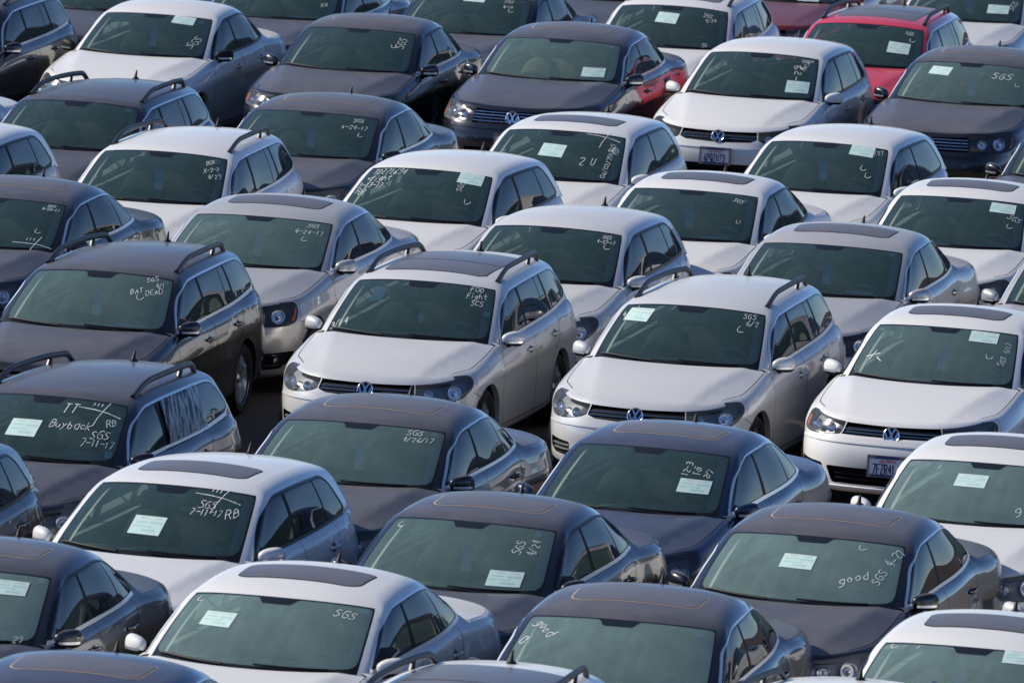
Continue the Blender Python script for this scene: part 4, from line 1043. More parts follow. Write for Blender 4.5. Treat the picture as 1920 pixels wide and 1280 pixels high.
# ------------------------------------------------------------------ marker handwriting: strokes on a 4 x 8 grid
GL = {'0': ["17 06 02 11 31 42 46 37 17"], '1': ["16 28 20"], '2': ["06 17 37 46 45 00 40"], '3': ["07 28 46 35 14", "35 43 31 10 01"], '4': ["38 03 43", "36 30"], '5': ["47 08 15 35 43 31 10 01"],
 '6': ["38 14 02 11 30 42 33 03"], '7': ["08 48 10"], '8': ["24 06 17 37 46 24 02 11 31 42 24"], '9': ["45 25 06 18 38 46 42 20"], '/': ["40 08"[::-1] and "00 48"], '-': ["04 44"], '.': ["20 21"], ',': ["21 10"], "'": ["28 26"],
 'S': ["47 28 06 15 34 42 20 01"], 'G': ["47 28 05 02 20 41 44 24"], 'T': ["08 48", "28 20"], 'D': ["00 08 28 46 42 20 00"], 'Z': ["08 48 00 40"], 'R': ["00 08 38 46 34 04", "24 40"], 'B': ["00 08 28 46 35 04", "35 43 31 00"],
 'A': ["00 28 40", "13 33"], 'E': ["48 08 00 40", "04 34"], 'F': ["48 08 00", "04 34"], 'O': ["18 05 02 20 42 46 38 18"], 'I': ["20 28"], 'L': ["08 00 40"], 'K': ["08 00", "47 04 40"], 'X': ["08 40", "48 00"], 'N': ["00 08 40 48"],
 'U': ["08 01 20 41 48"], 'C': ["47 28 05 02 20 41"], 'P': ["00 08 38 46 34 04"], 'Q': ["18 05 02 20 42 46 38 18", "23 40"], 'V': ["08 20 48"], 'H': ["00 08", "40 48", "04 44"],
 'w': ["05 11 24 31 45"], 'r': ["05 00", "03 25 45"], 'i': ["25 20", "27 28"], 'g': ["45 25 03 21 41", "45 40 2a 0a"], 'h': ["08 00", "03 25 43 40"], 't': ["28 21 40", "05 45"], 'y': ["05 22 45", "22 0a"], 'b': ["08 00 30 43 25 04"], 'a': ["45 25 03 20 40", "45 40"],
 'c': ["44 25 03 20 41"], 'k': ["08 00", "45 03 40"], 'o': ["25 03 20 43 25"], 'd': ["48 40 20 03 25 45"], 'f': ["48 27 20", "05 45"], 'l': ["28 20"], 'n': ["05 00", "03 25 43 40"], 'e': ["03 43 25 03 20 41"], 'u': ["05 01 30 45 40"], ' ': []}
HX = {str(i): i for i in range(10)}; HX['a'] = -2
def text_lines(s, h, slant=.12, jit=.25, w=.55, gap=.28, seed=0, reg=False):
    """polylines of a line of writing, cap height h, centred on the origin"""
    rg = random.Random(seed); out = []; x = 0
    for ch in s:
        k = h / 8
        dy = 0 if reg else rg.uniform(-jit, jit) * h * .3; sc = 1 if reg else rg.uniform(.88, 1.12)
        cw = .30 if ch in "1I.,'il" else .55 if ch == '/' else 1.0
        for pl in GL.get(ch, []):
            pts = [(HX[q[0]], HX[q[1]]) for q in pl.split()]
            pts = [((a if cw == 1.0 else (a - 2) * .8 + 1) * k * w * 2 * .9 * sc + (0 if reg else rg.uniform(-1, 1) * h * .02), b * k * sc + (0 if reg else rg.uniform(-1, 1) * h * .02)) for a, b in pts]
            if not reg and len(pts) > 2:
                q = [pts[0]]
                for a, b in zip(pts[:-1], pts[1:]): q += [((a[0]*.7 + b[0]*.3), a[1]*.7 + b[1]*.3), (a[0]*.3 + b[0]*.7, a[1]*.3 + b[1]*.7)]
                pts = q + [pts[-1]]
            out.append([(x + a + slant * b, b + dy - h / 2) for a, b in pts])
        x += (4 * w * 2 * .9 * k if cw == 1 else .35 * h if cw < .4 else .4 * h) + gap * h * .7
    return [[(a - x / 2, b) for a, b in pl] for pl in out]

class Screen:
    """addresses a windscreen by u (-1..1 across) and v (0 foot .. 1 head)"""
    def __init__(s, B):
        s.B = B; s.g = B.green; s.b0 = s.g.B[2] + .012; s.bt = B.gTop; s.am = B.gA - .074
        s.H = s.bt - s.b0; s.w0 = B.wbase[2] - .08; s.w1 = B.wtop[2] - .03
    def pt(s, u, v, off):
        u = np.asarray(u, float); v = np.asarray(v, float); a = np.abs(u) * s.am; b = s.b0 + v * s.H
        p = s.g.ev(a, b, off); p[:, 1] *= np.where(u < 0, -1, 1); return p
    def at(s, u, v, pts, off, rot=0):
        pts = np.asarray(pts, float); c, q = math.cos(rot), math.sin(rot)
        x = pts[:, 0]*c - pts[:, 1]*q; y = pts[:, 0]*q + pts[:, 1]*c
        vv = v + y / s.H; hw = s.w0 + (s.w1 - s.w0) * vv
        return s.pt(u + x / hw, vv, off)
    def ribbon(s, u, v, lines, w, rot=0, off=.003):
        mb = MB()
        for k, pl in enumerate(lines):
            pl = np.asarray(pl, float)
            if len(pl) < 2: continue
            t = np.gradient(pl, axis=0); n = np.stack([-t[:, 1], t[:, 0]], 1); n /= np.linalg.norm(n, axis=1, keepdims=True) + 1e-9
            e = t / (np.linalg.norm(t, axis=1, keepdims=True) + 1e-9); pl = pl.copy(); pl[0] -= e[0]*w*.4; pl[-1] += e[-1]*w*.4
            wv = (w*(.72 + .5*np.abs(np.sin(np.arange(len(pl))*1.7 + k*2.3))))[:, None]; A = s.at(u, v, pl + n*wv/2, off + k*1e-4, rot); C = s.at(u, v, pl - n*wv/2, off + k*1e-4, rot); mb.grid(np.stack([A, C], 1))
        return mb
    def sheet(s, u, v, w, h, rot, off, nx=5, ny=4):
        q = np.stack(np.meshgrid(np.linspace(-w/2, w/2, nx), np.linspace(-h/2, h/2, ny), indexing='ij'), -1).reshape(-1, 2)
        return s.at(u, v, q, off, rot).reshape(nx, ny, 3)

for k_, T_ in TYPES.items(): build_type(T_, Body(**T_['body']))
_mat_done = set()

def link(name, data, parent=None, loc=(0, 0, 0)):
    o = bpy.data.objects.new(name, data); COL.objects.link(o); o.location = loc
    if parent is not None: o.parent = parent
    return o

def make_car(key, x, y, h, col, var, trim, label, seal='seal', mirror=None, seat='seat', dark_lamps=False, pane='glass'):
    T = TYPES[key]; root = bpy.data.objects.new('parked_car', None); COL.objects.link(root)
    root.location = (x, y, 0); root.rotation_euler = (0, 0, -math.pi/2 - R(h)); root.empty_display_size = .3
    root['label'] = label; root['category'] = 'car'; root['group'] = 'cars parked in rows on the lot'
    chrome = M['dull_chrome']; bl = M['gloss_black']
    own = dict(paint=P[col], mirror_paint=P[mirror or col] if mirror != 'plastic' else M['plastic'], seal=M[seal], seat=M[seat], glass=M[pane], housing=M['housing_dark' if dark_lamps else 'housing'],
               trlo=chrome if trim in ('chrome', 'low') else bl, trup=chrome if trim == 'chrome' else bl)
    ob = {}
    for r in T['out']:
        if r['var'] not in (None, var): continue
        if r['mesh'] is not None and r['mesh'].name not in _mat_done:
            _mat_done.add(r['mesh'].name)
            for i, k in enumerate(r['mats']): r['mesh'].materials[i] = own[k] if k in own else M[k]
        o = bpy.data.objects.new(r['name'], r['mesh']); COL.objects.link(o); o.location = r['loc']
        o.parent = ob[r['par']] if r['par'] else root; ob[r['id']] = o
        for i, k in enumerate(r['mats']):
            if k in own: o.material_slots[i].link = 'OBJECT'; o.material_slots[i].material = own[k]
    root['_x'] = 0; del root['_x']
    return root, ob

def place_on(root, o):
    """a loose thing that rests in or on a car: stays top-level, laid in the car's frame"""
    o.location = root.location; o.rotation_euler = root.rotation_euler

def slab(G, th, mats_n=1, extra=None, name='sheet'):
    """a thin sheet of grid G with a little thickness"""
    mb = MB(); n = np.cross(G[-1, 0] - G[0, 0], G[0, -1] - G[0, 0]); n /= np.linalg.norm(n)
    a, b = G.shape[:2]; mb.grid(G, None, 0); mb.grid(G - n * th, None, 0)
    return mb, n

def paper(root, S, u, v, w, h, rot, label, rg):
    G = S.sheet(u, v, w, h, rot, .0035); mb, n = slab(G, .0012)
    s = 1 if n[0] > 0 else -1
    def pr(x0, x1, y0, y1, mat):
        q = np.array([(x0*w, y0*h), (x1*w, y0*h), (x1*w, y1*h), (x0*w, y1*h)]); p_ = S.at(u, v, q, .0045, rot); mb.add(p_, [(0, 1, 2, 3)], None, mat)
    pr(-.30, .34, .33, .42, 2); pr(-.40, -.12 + rg.uniform(0, .1), .12, .20, 1); pr(.05, .42, .08, .20, 1); pr(-.42, .15, -.12, -.04, 1); pr(-.1, .30, -.34, -.22, 1)
    o = link('paper_form', mb.mesh('paper_form', 3)); place_on(root, o)
    for i, k in enumerate(('paper', 'paper_print', 'paper_red')): o.data.materials[i] = M[k]
    o['label'] = label; o['category'] = 'paper'; o['group'] = 'paper forms stuck on the windscreens'

def dash_paper(root, T, u, v, label, rg):
    B = T['B']; z = float(B.lid(.75, .3)) - .055 + .022; y = u * .69; x = .62 + rg.uniform(0, .06); a = rg.uniform(-.25, .25); w, h = .25, .19
    q = np.stack(np.meshgrid(np.linspace(-h/2, h/2, 4), np.linspace(-w/2, w/2, 5), indexing='ij'), -1)
    G = np.stack([x + q[..., 0]*math.cos(a) - q[..., 1]*math.sin(a), y + q[..., 0]*math.sin(a) + q[..., 1]*math.cos(a), z + .06*((q[..., 1]/w)**2) + .012*q[..., 0]/h + .03*np.exp(-((y + q[..., 1] - .36)/.17)**4)], -1)
    mb, n = slab(G, .0012); o = link('paper_sheet', mb.mesh('paper_sheet')); o.data.materials[0] = M['white_paper']; place_on(root, o)
    o['label'] = label; o['category'] = 'paper'; o['group'] = 'paper sheets lying on dashboards'

def hang_tag(root, T, S, u, v, label, rg):
    c = T['mirpos']; x = c[0] + .035; y = u * .66 + .0; w, h = .088, .215; zt = c[2] - .012
    mb = MB(); a = rg.uniform(.25, .55)
    def quad(y0, y1, z0, z1, mat, dx=0, th=.0):
        V = [(x + dx + yy*math.tan(a), y + yy, zz) for yy, zz in ((y0, z0), (y1, z0), (y1, z1), (y0, z1))]
        mb.add(V, [(0, 1, 2, 3)], None, mat)
    zb = zt - h; zm = zb + .075
    quad(-w/2, w/2, zm, zt, 0); quad(-w/2, w/2, zb, zm, 1)
    quad(-w/2, w/2, zb, zt, 1, -.0015)
    for k in range(4): quad(-w*.30, w*(.30 - .05*(k % 2)), zm + .012 + k*.026, zm + .021 + k*.026, 2, .001)
    quad(-.007, .007, zb + .022, zb + .040, 2, .001)
    th = np.linspace(0, 2*np.pi, 13)[:-1]; mb.add([(x + .0012, y + .018*np.cos(q), zt - .022 + .018*np.sin(q)) for q in th], [tuple(range(12))], None, 3)
    o = link('hanging_tag', mb.mesh('hanging_tag', 4, True)); place_on(root, o)
    for i, k in enumerate(('tag_blue', 'white_paper', 'tag_print', 'interior')): o.data.materials[i] = M[k]
    o['label'] = label; o['category'] = 'hanging tag'; o['group'] = 'blue tags hanging from the mirrors'

PLATE_W, PLATE_H = .315, .158
def plate(ob, T, z, text, ink=True):
    B = T['B']; w = B.wall; b_ = w.b_of_z(np.array([0.]), z, 0, B.bB); c = w.ev(np.array([0.]), b_, .022)[0]; al = .06
    fn = lambda p_, d: np.stack([c[0] + d - p_[:, 1]*math.sin(al), p_[:, 0], c[2] + p_[:, 1]*math.cos(al)], 1)
    mb = MB(); a, h = PLATE_W/2, PLATE_H/2
    def rect(x0, x1, y0, y1, d, mat): mb.add(fn(np.array([(x0, y0), (x1, y0), (x1, y1), (x0, y1)]), d), [(0, 1, 2, 3)], None, mat)
    rect(-a, a, -h, h, 0, 0)
    o = (a + .012, h + .012); i_ = (a - .006, h - .014)
    F1 = fn(np.array([(-o[0], -o[1]), (o[0], -o[1]), (o[0], o[1]), (-o[0], o[1])]), .006); F2 = fn(np.array([(-i_[0], -i_[1]), (i_[0], -i_[1]), (i_[0], i_[1]), (-i_[0], i_[1])]), .006); F0 = fn(np.array([(-o[0], -o[1]), (o[0], -o[1]), (o[0], o[1]), (-o[0], o[1])]), -.018)
    V = np.concatenate([F1, F2, F0]); mb.add(V, [(k, (k+1) % 4, 4 + (k+1) % 4, 4 + k) for k in range(4)] + [(8 + k, 8 + (k+1) % 4, (k+1) % 4, k) for k in range(4)], None, 1)
    rect(-.10, .10, h - .016, h + .008, .0075, 2); rect(-.13, .13, -h - .008, -h + .012, .0075, 2)
    mb.addmb(strokes(text_lines(text, .078, 0, 0, .30, .22, 0, True), .0105, 0, lambda p_, d: fn(p_ + [0, -.022], .002), 2), 2)
    mb.addmb(strokes([[(x, y) for x, y in pl] for pl in text_lines('california', .030, .25, .1, .42, .12, 3)], .0042, 0, lambda p_, d: fn(p_ + [0, .046], .002), 3), 3)
    me = mb.mesh('number_plate', 4, True); q = link('number_plate', me, ob['bump'])
    for i, k in enumerate(('plate_white', 'steel', 'plate_ink', 'plate_red')): me.materials[i] = M[k]
    q['label'] = 'white number plate with blue characters in a metal frame'

CARS = {}
def parse(s):
    for l in s.strip().split('\n'):
        n, key, x, y, h, col, var, trim, lab = [q.strip() for q in l.split('|')]
        CARS[n] = [key, float(x), float(y), float(h), col, var, trim, lab]

# id | body | x | y | heading | paint | roof | window trim | label (the part before ';' also names the car in its papers' labels)
parse('''
A1|jetta|-3.977|103.263|14.36|white|plain|black|white saloon with black door mirrors; plain roof and SGS written on glass
A2|wagon|-4.358|94.256|14.44|navy|plain|chrome|dark estate without sunroof behind the white estate; black roof rails
A3|wagon|-3.345|90.255|13.20|white|plain|dull|white estate with black roof rails and plain roof; between two dark cars
A4|passat|-4.689|86.002|15.87|navy|sunroof|chrome|navy saloon cut by left edge behind black estate; chrome window line, sunroof
A5|passat|-2.262|85.478|14.74|grey|sunroof|chrome|pewter grey saloon with dark sunroof and orange headlight corner; right behind black estate
A6|jetta|-1.753|102.657|13.74|black|sunroof|low|black saloon with SGS written vertically; in the upper row beside the white saloon
A7|passat|-2.015|94.187|14.78|black|sunroof|chrome|black saloon marked SGS 4-24-17 behind the white estate; chrome window frames
A8|passat|0.439|102.353|13.92|navy|sunroof|chrome|navy saloon showing its chrome barred grille and badge; beige paper low in windscreen
A9|passat|-0.544|106.777|14.60|black|plain|black|black saloon cut by top edge marked SGS 4/24; small round side windows
A10|golf3|0.479|93.494|14.56|white|sunroof|black|white hatchback with sunroof and date written vertically; in front of navy saloon
A11|golf|-0.796|89.684|16.73|white|plain|black|white hatchback with wright written on its windscreen; no sunroof
A12|golf|2.602|101.821|14.52|white|plain|black|white hatchback with plate 6PQZ073; badge on black grille in upper right
A13|golf3|3.075|93.467|16.17|white|plain|black|white two door hatchback without sunroof; below the plated white hatchback
A14|passat|4.855|101.735|15.02|black|sunroof|chrome|black saloon with chrome barred grille at right edge; SGS on windscreen
A15|wagon|3.857|105.526|13.67|red|pano|chrome|bright red estate with black roof rails; large dark glass roof
A16|wagon|1.694|106.626|12.37|white|pano|chrome|white estate cut by top edge left of the red estate; SGS 4/24 on glass
A17|jetta|1.687|89.085|15.01|white|sunroof|black|white saloon with sunroof between two plain roofed hatchbacks; paper on dashboard
A18|jetta|4.219|89.445|13.85|white|sunroof|black|white saloon with sunroof cut by right edge; above the pewter saloon
A19|golf|0.399|85.630|15.20|silver|plain|black|silver hatchback with plain roof; round headlight seen behind silver estate
A20|passat|2.877|85.211|14.59|grey|sunroof|chrome|pewter grey saloon with blue tag behind plain roofed silver estate; dark sunroof
S0|wagon|-3.476|81.160|13.99|black|plain|chrome|black estate with BAT DEAD written on its windscreen; alloy wheel in view
S1|wagon|-0.720|81.462|13.67|silver|pano|chrome|silver estate with large dark glass roof; FOO Fight written on windscreen
S2|wagon|1.593|80.590|14.80|silver|plain|chrome|silver estate with plain roof and black rails; SGS 6/2 on windscreen
S3|jetta|3.709|79.998|14.59|white|sunroof|black|white saloon with plate 7FZR414; sunroof, badge and fog lamp showing
B1|wagon|-3.497|73.464|16.62|navy|plain|chrome|dusty dark estate with plastic film over rear door glass; many white markings
B2|passat|-1.071|72.702|15.39|black|sunroof|chrome|black saloon marked SGS 4/26/17 before silver estate; outlined sunroof
B3|jetta5|1.148|72.179|16.77|blue|sunroof|chrome|dark blue saloon marked 12-3 before the silver estate; round headlight
B4|golf|-2.363|69.074|16.72|pale|sunroof|black|silver hatchback with sunroof and crossed white lines on glass; lower left
B5|jetta|-0.177|68.067|16.38|navy|sunroof|low|navy saloon with blue tag and paper low on windscreen; chrome strip below windows
B6|passat|2.302|68.000|15.38|black|sunroof|chrome|black saloon with good written on its windscreen right side; chrome window frames
B7|passat|3.729|72.045|14.60|white|sunroof|black|white saloon with sunroof overlapping the plated white saloon; cut by right edge
C1|jetta|-3.666|64.951|14.62|dark|sunroof|low|charcoal saloon cut by left edge beside silver hatchback; chrome strip below windows
C2|passat|-1.445|64.214|16.17|white|sunroof|chrome|white saloon with dark sunroof at bottom left; chrome window frames, SGS on glass
C3|passat|0.865|63.908|12.83|black|sunroof|chrome|black saloon with good scrawled on windscreen left side; at bottom centre
C4|passat|3.251|63.408|14.60|white|sunroof|black|white saloon with sunroof in bottom right corner; white tick on windscreen
L1|golf|-5.643|90.338|14.50|white|plain|black|white hatchback whose rear side shows at left edge; below dark estate
L2|golf|-4.677|69.420|14.50|dark|plain|black|dark hatchback whose rear side shows at left edge; beside silver hatchback
L3|wagon|-6.255|103.232|14.50|black|plain|chrome|dark estate in top left corner; mirror and chrome trimmed windows
L4|jetta|-6.421|95.275|14.50|silver|plain|black|silver saloon showing only its tail at left edge; under the top left estate
D1|passat|-2.766|60.117|14.50|blue|sunroof|chrome|blue saloon showing only its roof in bottom left corner; outlined sunroof
D2|wagon|-0.342|59.846|14.50|white|pano|chrome|white estate showing only roof and rails at bottom centre; large glass roof
D3|wagon|1.946|59.812|14.50|white|plain|chrome|white estate showing only roof edge and rail at bottom edge; right of centre
R1|passat|5.282|84.939|14.50|grey|sunroof|chrome|grey saloon showing a mirror and pillar at right edge; beside pewter saloon
R2|jetta|4.654|67.471|14.50|silver|plain|black|silver saloon showing bright mirror at right edge; beside black saloon marked good
R3|passat|5.758|94.989|14.50|black|sunroof|chrome|black saloon showing a windscreen corner at right edge; under the barred grille saloon
T1|jetta|-4.701|107.853|14.50|dark|plain|black|charcoal car showing hood at top edge beside top left estate; paper on dashboard
T2|passat|-2.697|107.544|14.50|navy|plain|chrome|dark car cut by top edge right of white saloon; large paper on dashboard
T4|jetta|3.150|112.421|14.50|maroon|plain|black|maroon saloon cut by top edge behind the red estate; dusty hood
T5|jetta|5.240|111.029|14.50|silver|plain|black|silver saloon in top right corner with paper and blue tag; behind red estate
T6|jetta|1.032|111.610|14.50|dark|plain|black|charcoal car showing only its hood at top edge; left of the white estate
''')
# p paper form, d sheet on the dashboard, g hanging tag, s sticker, w writing, x crossed lines, k tick: u, v, ...
EXTRA = {
'A1': 'p .52 .88 .12; s .82 .89; g .02 .57; w .81 .36 .10 1.0 SGS',
'A2': 's .85 .92; d .28',
'A3': 'g .01; s .87 .91; w .77 .84 .05 .5 BOK; w .80 .69 .05 .3 X-2-3; w .86 .56 .055 .2 4/29',
'A4': 'w .82 .92 .045 .0 SGS; w .82 .84 .04 0 4-24-17; k .76 .36; p -.2 .6 -.1; x .75 .12',
'A5': 'g .03; w .76 .88 .06 0 SGS; w .73 .74 .065 0 4-24-17; k .69 .58',
'A6': 'w .80 .70 .10 1.45 SGS; k .68 .6',
'A7': 'g .03; w .72 .86 .06 0 SGS; w .69 .69 .065 0 4-24-17; k .80 .52',
'A8': 'p .67 .23 .0; s .85 .91',
'A9': 'w .63 .88 .06 -.1 SGS; w .64 .73 .05 .1 4/24; s .84 .96; p .05 .90 .05; k .7 .62',
'A10': 'p -.04 .55 .08; w .80 .38 .055 1.45 06/07/2017; w .52 .39 .09 0 2 U; s .80 .92; x .65 .92; w .82 .70 .06 1.4 SGS; w .88 .66 .07 1.4 RB',
'A11': 'w -.60 .89 .075 .02 TDZ71694; w -.70 .745 .075 .05 wright; w -.76 .59 .07 .05 3-13-17; w -.86 .45 .06 -.1 FER; p .69 .88 .12; w .58 .70 .06 1.5 SGS; k .74 .40',
'A12': 'p .73 .28 .02; w .68 .53 .10 1.5 5-29; w .82 .88 .045 .2 SGS10; w .80 .76 .05 1.2 T3/10; k .75 .72',
'A13': 'p .60 .88 .1; g .02; w .84 .86 .06 .4 4/27; k .77 .36; k .68 .5',
'A14': 'p -.45 .74 .14; g .04; w .55 .70 .12 -.05 SGS; k .8 .5',
'A15': 'p .62 .46 .1; w .77 .84 .055 -.1 SGS; k .82 .66',
'A16': 'p -.02 .66 .1; w .66 .80 .06 -.1 SGS; w .72 .68 .055 .1 4/24; s .89 .94; w .68 .10 .05 .2 SG',
'A17': 'g .01; d .50; s .83 .87; w .73 .84 .055 -.3 SGS; w .80 .41 .05 0 L1',
'A18': 'p .67 .83 .08; w .86 .62 .075 -.5 SGS; k .8 .45',
'A19': 'w .80 .88 .045 0 SGS; w .80 .79 .04 0 4-29-17; k .82 .68',
'A20': 'g .01; d .55; s .87 .92',
'S0': 'g .0; w .72 .93 .06 .35 SGS; w .56 .68 .06 .35 BAT; w .78 .69 .06 .35 DEAD; w .84 .82 .05 .35 4/1; d .58; s .90 .92; k .62 .56',
'S1': 'w .76 .92 .065 0 FOO; w .77 .79 .06 .05 Fight; w .79 .66 .06 0 SCS; w -.86 .15 .075 .3 3/14; s .93 .5',
'S2': 'p -.70 .77 .10; w -.85 .83 .07 .5 4/16; w .80 .90 .065 0 SGS; w .85 .77 .065 0 6/2; k .70 .62',
'S3': 'p .55 .86 .06; g .02; w -.72 .36 .13 -.6 X-; w .86 .58 .062 1.4 SGS 4/17; k .67 .5',
'B1': 'p -.10 .45 .0; w .34 .81 .10 0 TT; w .42 .55 .075 0 Buyback; w .86 .65 .07 .5 RB; w .78 .43 .08 0 SGS; w .78 .31 .065 0 7-11-17; x .68 .81; s .92 .17',
'B2': 'g .05; w .66 .90 .075 0 SGS; w .72 .78 .06 0 4/26/17; s .88 .93',
'B3': 'p .68 .43 .06; w .54 .70 .065 1.45 12-3; w .66 .68 .06 1.5 Tdi; w .80 .64 .055 1.2 2/7',
'B4': 'p -.05 .38 .03; x .58 .86; w .50 .73 .07 0 SGS; w .52 .63 .06 0 7-11-17; w .80 .66 .09 .3 RB',
'B5': 'g .01; p .60 .20 .06; w .64 .66 .075 1.5 SGS; w .80 .67 .07 1.5 4/24; s .81 .90; k -.86 .85',
'B6': 'p -.06 .57 .05; w .55 .40 .09 .35 good; w .86 .62 .085 1.2 SGS 4-27; k .55 .86',
'B7': 'p -.11 .66 .03; w .47 .27 .09 .5 g',
'C1': 'p .60 .76 .02; w .84 .07 .06 0 29; s .90 .93',
'C2': 'p -.50 .59 .04; w .74 .83 .09 -.1 SGS; s .91 .93; k -.87 .87',
'C3': 'w -.74 .78 .09 -.7 good; w -.90 .59 .10 -.3 O; s .84 .89',
'C4': 'p .50 .90 .0; g -.09; k -.86 .92',
'T1': 'd .0', 'T2': 'd .50; w .80 .40 .07 .3 X8', 'T4': 'p .52 .15 .05', 'T5': 'p .60 .34 .0; g .01; w .84 .45 .09 1.2 SGS',
}

# ------------------------------------------------------------------ put the cars out
SCR = {k: Screen(T_['B']) for k, T_ in TYPES.items()}
BUILT = {}
def write(mb, ob):
    me = mb.mesh('marker_writing'); me.materials[0] = M['ink']; link('marker_writing', me, ob['ws'])
for n, (key, x, y, h, col, var, trim, lab) in CARS.items():
    ref, tail = lab.split(';'); rg = random.Random(n); T_ = TYPES[key]; S = SCR[key]
    if len((ref + ',' + tail).split()) <= 16: lab = ref + ',' + tail
    else: lab = ref
    root, ob = make_car(key, x, y, h, col, var, 'chrome' if trim == 'dull' else trim, lab,
                        seal='seal_dark' if col in ('white', 'silver', 'grey', 'pale') else 'seal', mirror='plastic' if n == 'A1' else None, seat='seat_beige' if n == 'A8' else 'seat', dark_lamps=n in ('A12', 'A14', 'A5', 'A20'),
        pane='glass_filmed' if n in ('B6', 'B7', 'C2', 'C3', 'C4', 'C1') else 'glass_dusty' if n in ('S0', 'S3', 'A8', 'A14', 'B5', 'B2', 'A5', 'D1') else 'glass')
    BUILT[n] = (root, ob)
    for e in [q.strip() for q in EXTRA.get(n, '').split(';') if q.strip()]:
        a, *q = e.split(' ')
        if a == 'p':
            paper(root, S, float(q[0]), float(q[1]), .235, .135, -float(q[2]) * .6 + .0, 'pale green form on the ' + ref, rg)
        elif a == 'd': dash_paper(root, T_, float(q[0]), 0, 'white dashboard paper in the ' + ref, rg)
        elif a == 'g': hang_tag(root, T_, S, float(q[0]), 0, 'blue hanging tag in the ' + ref, rg)
        elif a == 's':
            G = S.sheet(float(q[0]), float(q[1]), .052, .050, 0, -.004, 2, 2); mb = MB().grid(G); me = mb.mesh('inspection_sticker'); me.materials[0] = M['sticker']; link('sticker', me, ob['ws'])
        elif a == 'w':
            u, v, hh, rot = map(float, q[:4]); tx = ' '.join(q[4:])
            hh *= .88; write(S.ribbon(u, v, text_lines(tx, hh, seed=n + tx), max(.0042, hh * .070), rot), ob)
        elif a == 'x':
            u, v = float(q[0]), float(q[1])
            write(S.ribbon(u, v, [[(-.17, .02), (-.05, .012), (.06, -.005), (.17, -.035)], [(.06, .09), (.03, .02), (0, -.06), (-.015, -.13)], [(-.06, .05), (-.055, .075)], [(-.03, .048), (-.026, .073)], [(0, .045), (.005, .07)]], .006), ob)
        elif a == 'k':
            u, v = float(q[0]), float(q[1])
            write(S.ribbon(u, v, [[(-.02, .035), (-.025, .0), (-.012, -.018), (.012, -.016), (.03, -.002)]], .005, rg.uniform(-.4, .4)), ob)

for n, z, tx in (('A12', .47, '6PQZ073'), ('S3', .445, '7FZR414'), ('A8', .47, 'V'), ('A14', .36, '6TRK')): plate(BUILT[n][1], TYPES[CARS[n][0]], z, tx)

# papers in side windows
def side_paper(n, xz, label, side=1):
    root, ob = BUILT[n]; B = TYPES[CARS[n][0]]['B']; q = B.gx(dens(np.array(xz, float), .06)); G = B.green.ev(q[:, 0], q[:, 1], -.012)
    G[:, 1] *= side; mb = MB(); mb.add(G, [tuple(range(len(G)))]); mb.add(G - [0, .0012, 0], [tuple(range(len(G)))])
    o = link('paper_sheet', mb.mesh('paper_sheet')); o.data.materials[0] = M['paper']; place_on(root, o); o['label'] = label; o['category'] = 'paper'; o['group'] = 'paper sheets in side windows'
side_paper('A3', [(.42, 1.0), (.27, 1.0), (.25, 1.13), (.38, 1.12)], 'pale paper in front side window of the white estate with plain roof')
side_paper('B2', [(.12, 1.13), (-.02, 1.13), (.0, 1.33), (.13, 1.30)], 'pale paper in front side window of the black saloon marked SGS 4/26/17')
side_paper('S2', [(-.42, 1.20), (-.72, 1.20), (-.70, 1.33), (-.43, 1.33)], 'pale paper in rear side window of the plain roofed silver estate')

# a visor paper and a mirror charm in the silver estate with the glass roof
root, ob = BUILT['S1']; S = SCR['wagon']; B = TYPES['wagon']['B']
G = S.sheet(-.60, .80, .115, .15, .12, -.05, 4, 6); G[..., 0] += .03*np.cos(np.linspace(0, np.pi, 6))[None, :]; mb, _ = slab(G, .001)
o = link('paper_sheet', mb.mesh('paper_sheet')); o.data.materials[0] = M['white_paper']; place_on(root, o); o['label'] = 'curled white paper on the sun visor of the silver estate with glass roof'; o['category'] = 'paper'
c = TYPES['wagon']['mirpos']; mb = MB(); cx, cy, cz = c[0] + .03, .02, c[2] - .03
mb.tube([(cx, cy - .006, cz), (cx, cy - .003, cz - .10)], .002, 5); mb.tube([(cx, cy + .006, cz), (cx, cy + .003, cz - .10)], .002, 5); mb.ell((cx, cy, cz - .15), (.010, .030, .045), 14, 10)
mb.tube([(cx, cy, cz - .19), (cx, cy, cz - .225)], .004, 5)
o = link('mirror_charm', mb.mesh('mirror_charm')); o.data.materials[0] = M['white_paper']; place_on(root, o); o['label'] = 'oval charm hanging from the mirror of the silver estate with glass roof'; o['category'] = 'ornament'

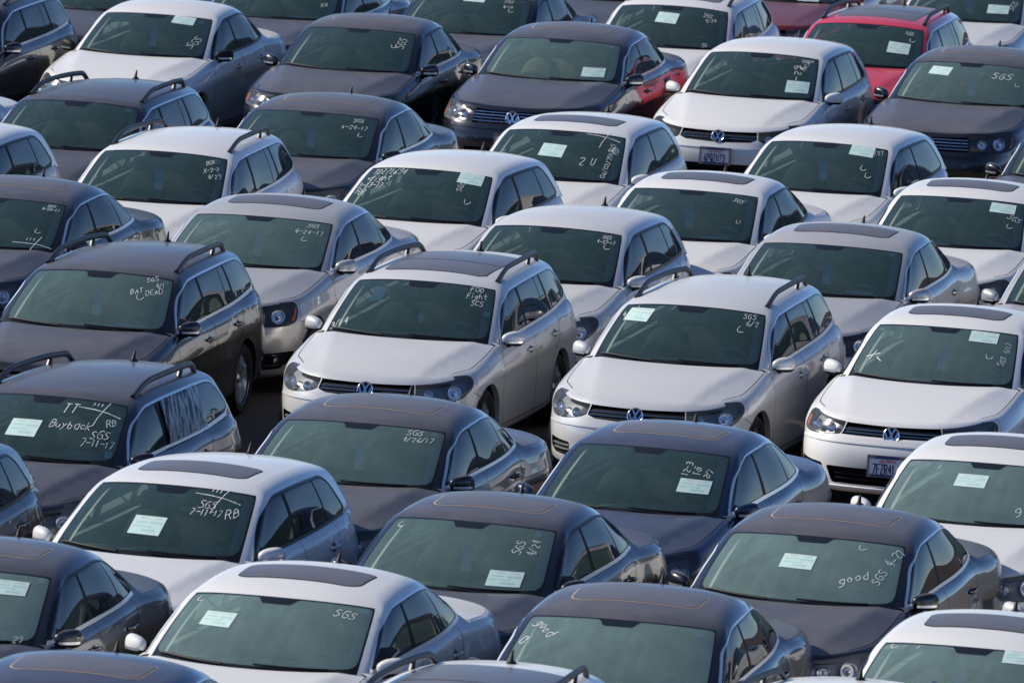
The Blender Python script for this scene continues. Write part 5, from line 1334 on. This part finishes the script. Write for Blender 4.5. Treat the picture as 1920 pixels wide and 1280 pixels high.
# wrinkled plastic film taped over a rear door window
root, ob = BUILT['B1']; rg = random.Random(4); nx, ny = 46, 26
xs = np.linspace(-.36, -1.30, nx); G = np.zeros((nx, ny, 3))
for j, v in enumerate(np.linspace(0, 1, ny)):
    zz = .985 + v * .425 + .05 * (xs + .36) * -1 * (1 - v) * .5
    q = B.gx(np.stack([xs, np.minimum(zz, 1.405)], 1)); G[:, j] = B.green.ev(q[:, 0], q[:, 1], .006)
    wr = sum(a_ * np.sin(f_ * (xs * math.cos(t_) + (v * .42) * math.sin(t_)) * 6.28 + p_) for a_, f_, t_, p_ in FOLDS) if False else 0
fold = np.zeros((nx, ny)); X, Vv = np.meshgrid(xs, np.linspace(0, .42, ny), indexing='ij')
for k in range(16):
    t_ = rg.uniform(-.15, .6); f_ = rg.uniform(3, 15); fold += .008 / (1 + f_ * .12) * (1 - np.abs(np.sin((X * math.cos(t_) + Vv * math.sin(t_)) * f_ * 3.1 + rg.uniform(0, 6)))) ** 3
G += np.array([0, .86, .5]) * fold[..., None]
mb = MB().grid(G); me = mb.mesh('plastic_film')
m, t, p, o_ = nodes('plastic_film'); t.nodes.remove(p)
tr = N(t, 'ShaderNodeBsdfTransparent'); tr.inputs[0].default_value = (.75, .78, .82, 1); gl = N(t, 'ShaderNodeBsdfGlossy', Roughness=.28); df = N(t, 'ShaderNodeBsdfDiffuse'); df.inputs[0].default_value = (.42, .50, .66, 1)
nz = noise(t, 6, 3, .5); nz.inputs['Distortion'].default_value = 1.2; mp = N(t, 'ShaderNodeMapping'); tc = N(t, 'ShaderNodeTexCoord'); t.links.new(tc.outputs['Object'], mp.inputs[0]); mp.inputs['Scale'].default_value = (11, 1, .7); mp.inputs['Rotation'].default_value = (0, .45, 0); t.links.new(mp.outputs[0], nz.inputs['Vector'])
cr = N(t, 'ShaderNodeMapRange'); t.links.new(nz.outputs[0], cr.inputs[0]); cr.inputs[1].default_value = .40; cr.inputs[2].default_value = .80; cr.inputs[4].default_value = .42
m1 = N(t, 'ShaderNodeMixShader'); t.links.new(cr.outputs[0], m1.inputs[0]); t.links.new(tr.outputs[0], m1.inputs[1]); t.links.new(df.outputs[0], m1.inputs[2])
fr = N(t, 'ShaderNodeFresnel', IOR=1.5); m2 = N(t, 'ShaderNodeMixShader'); t.links.new(mth(t, 'MULTIPLY', fr.outputs[0], 1.2, True), m2.inputs[0]); t.links.new(m1.outputs[0], m2.inputs[1]); t.links.new(gl.outputs[0], m2.inputs[2]); t.links.new(m2.outputs[0], o_.inputs[0])
me.materials[0] = m; o = link('plastic_film', me); place_on(root, o); o['label'] = 'wrinkled clear plastic film taped over rear door window of the dusty dark estate'; o['category'] = 'plastic film'
print('objects', len(bpy.data.objects))
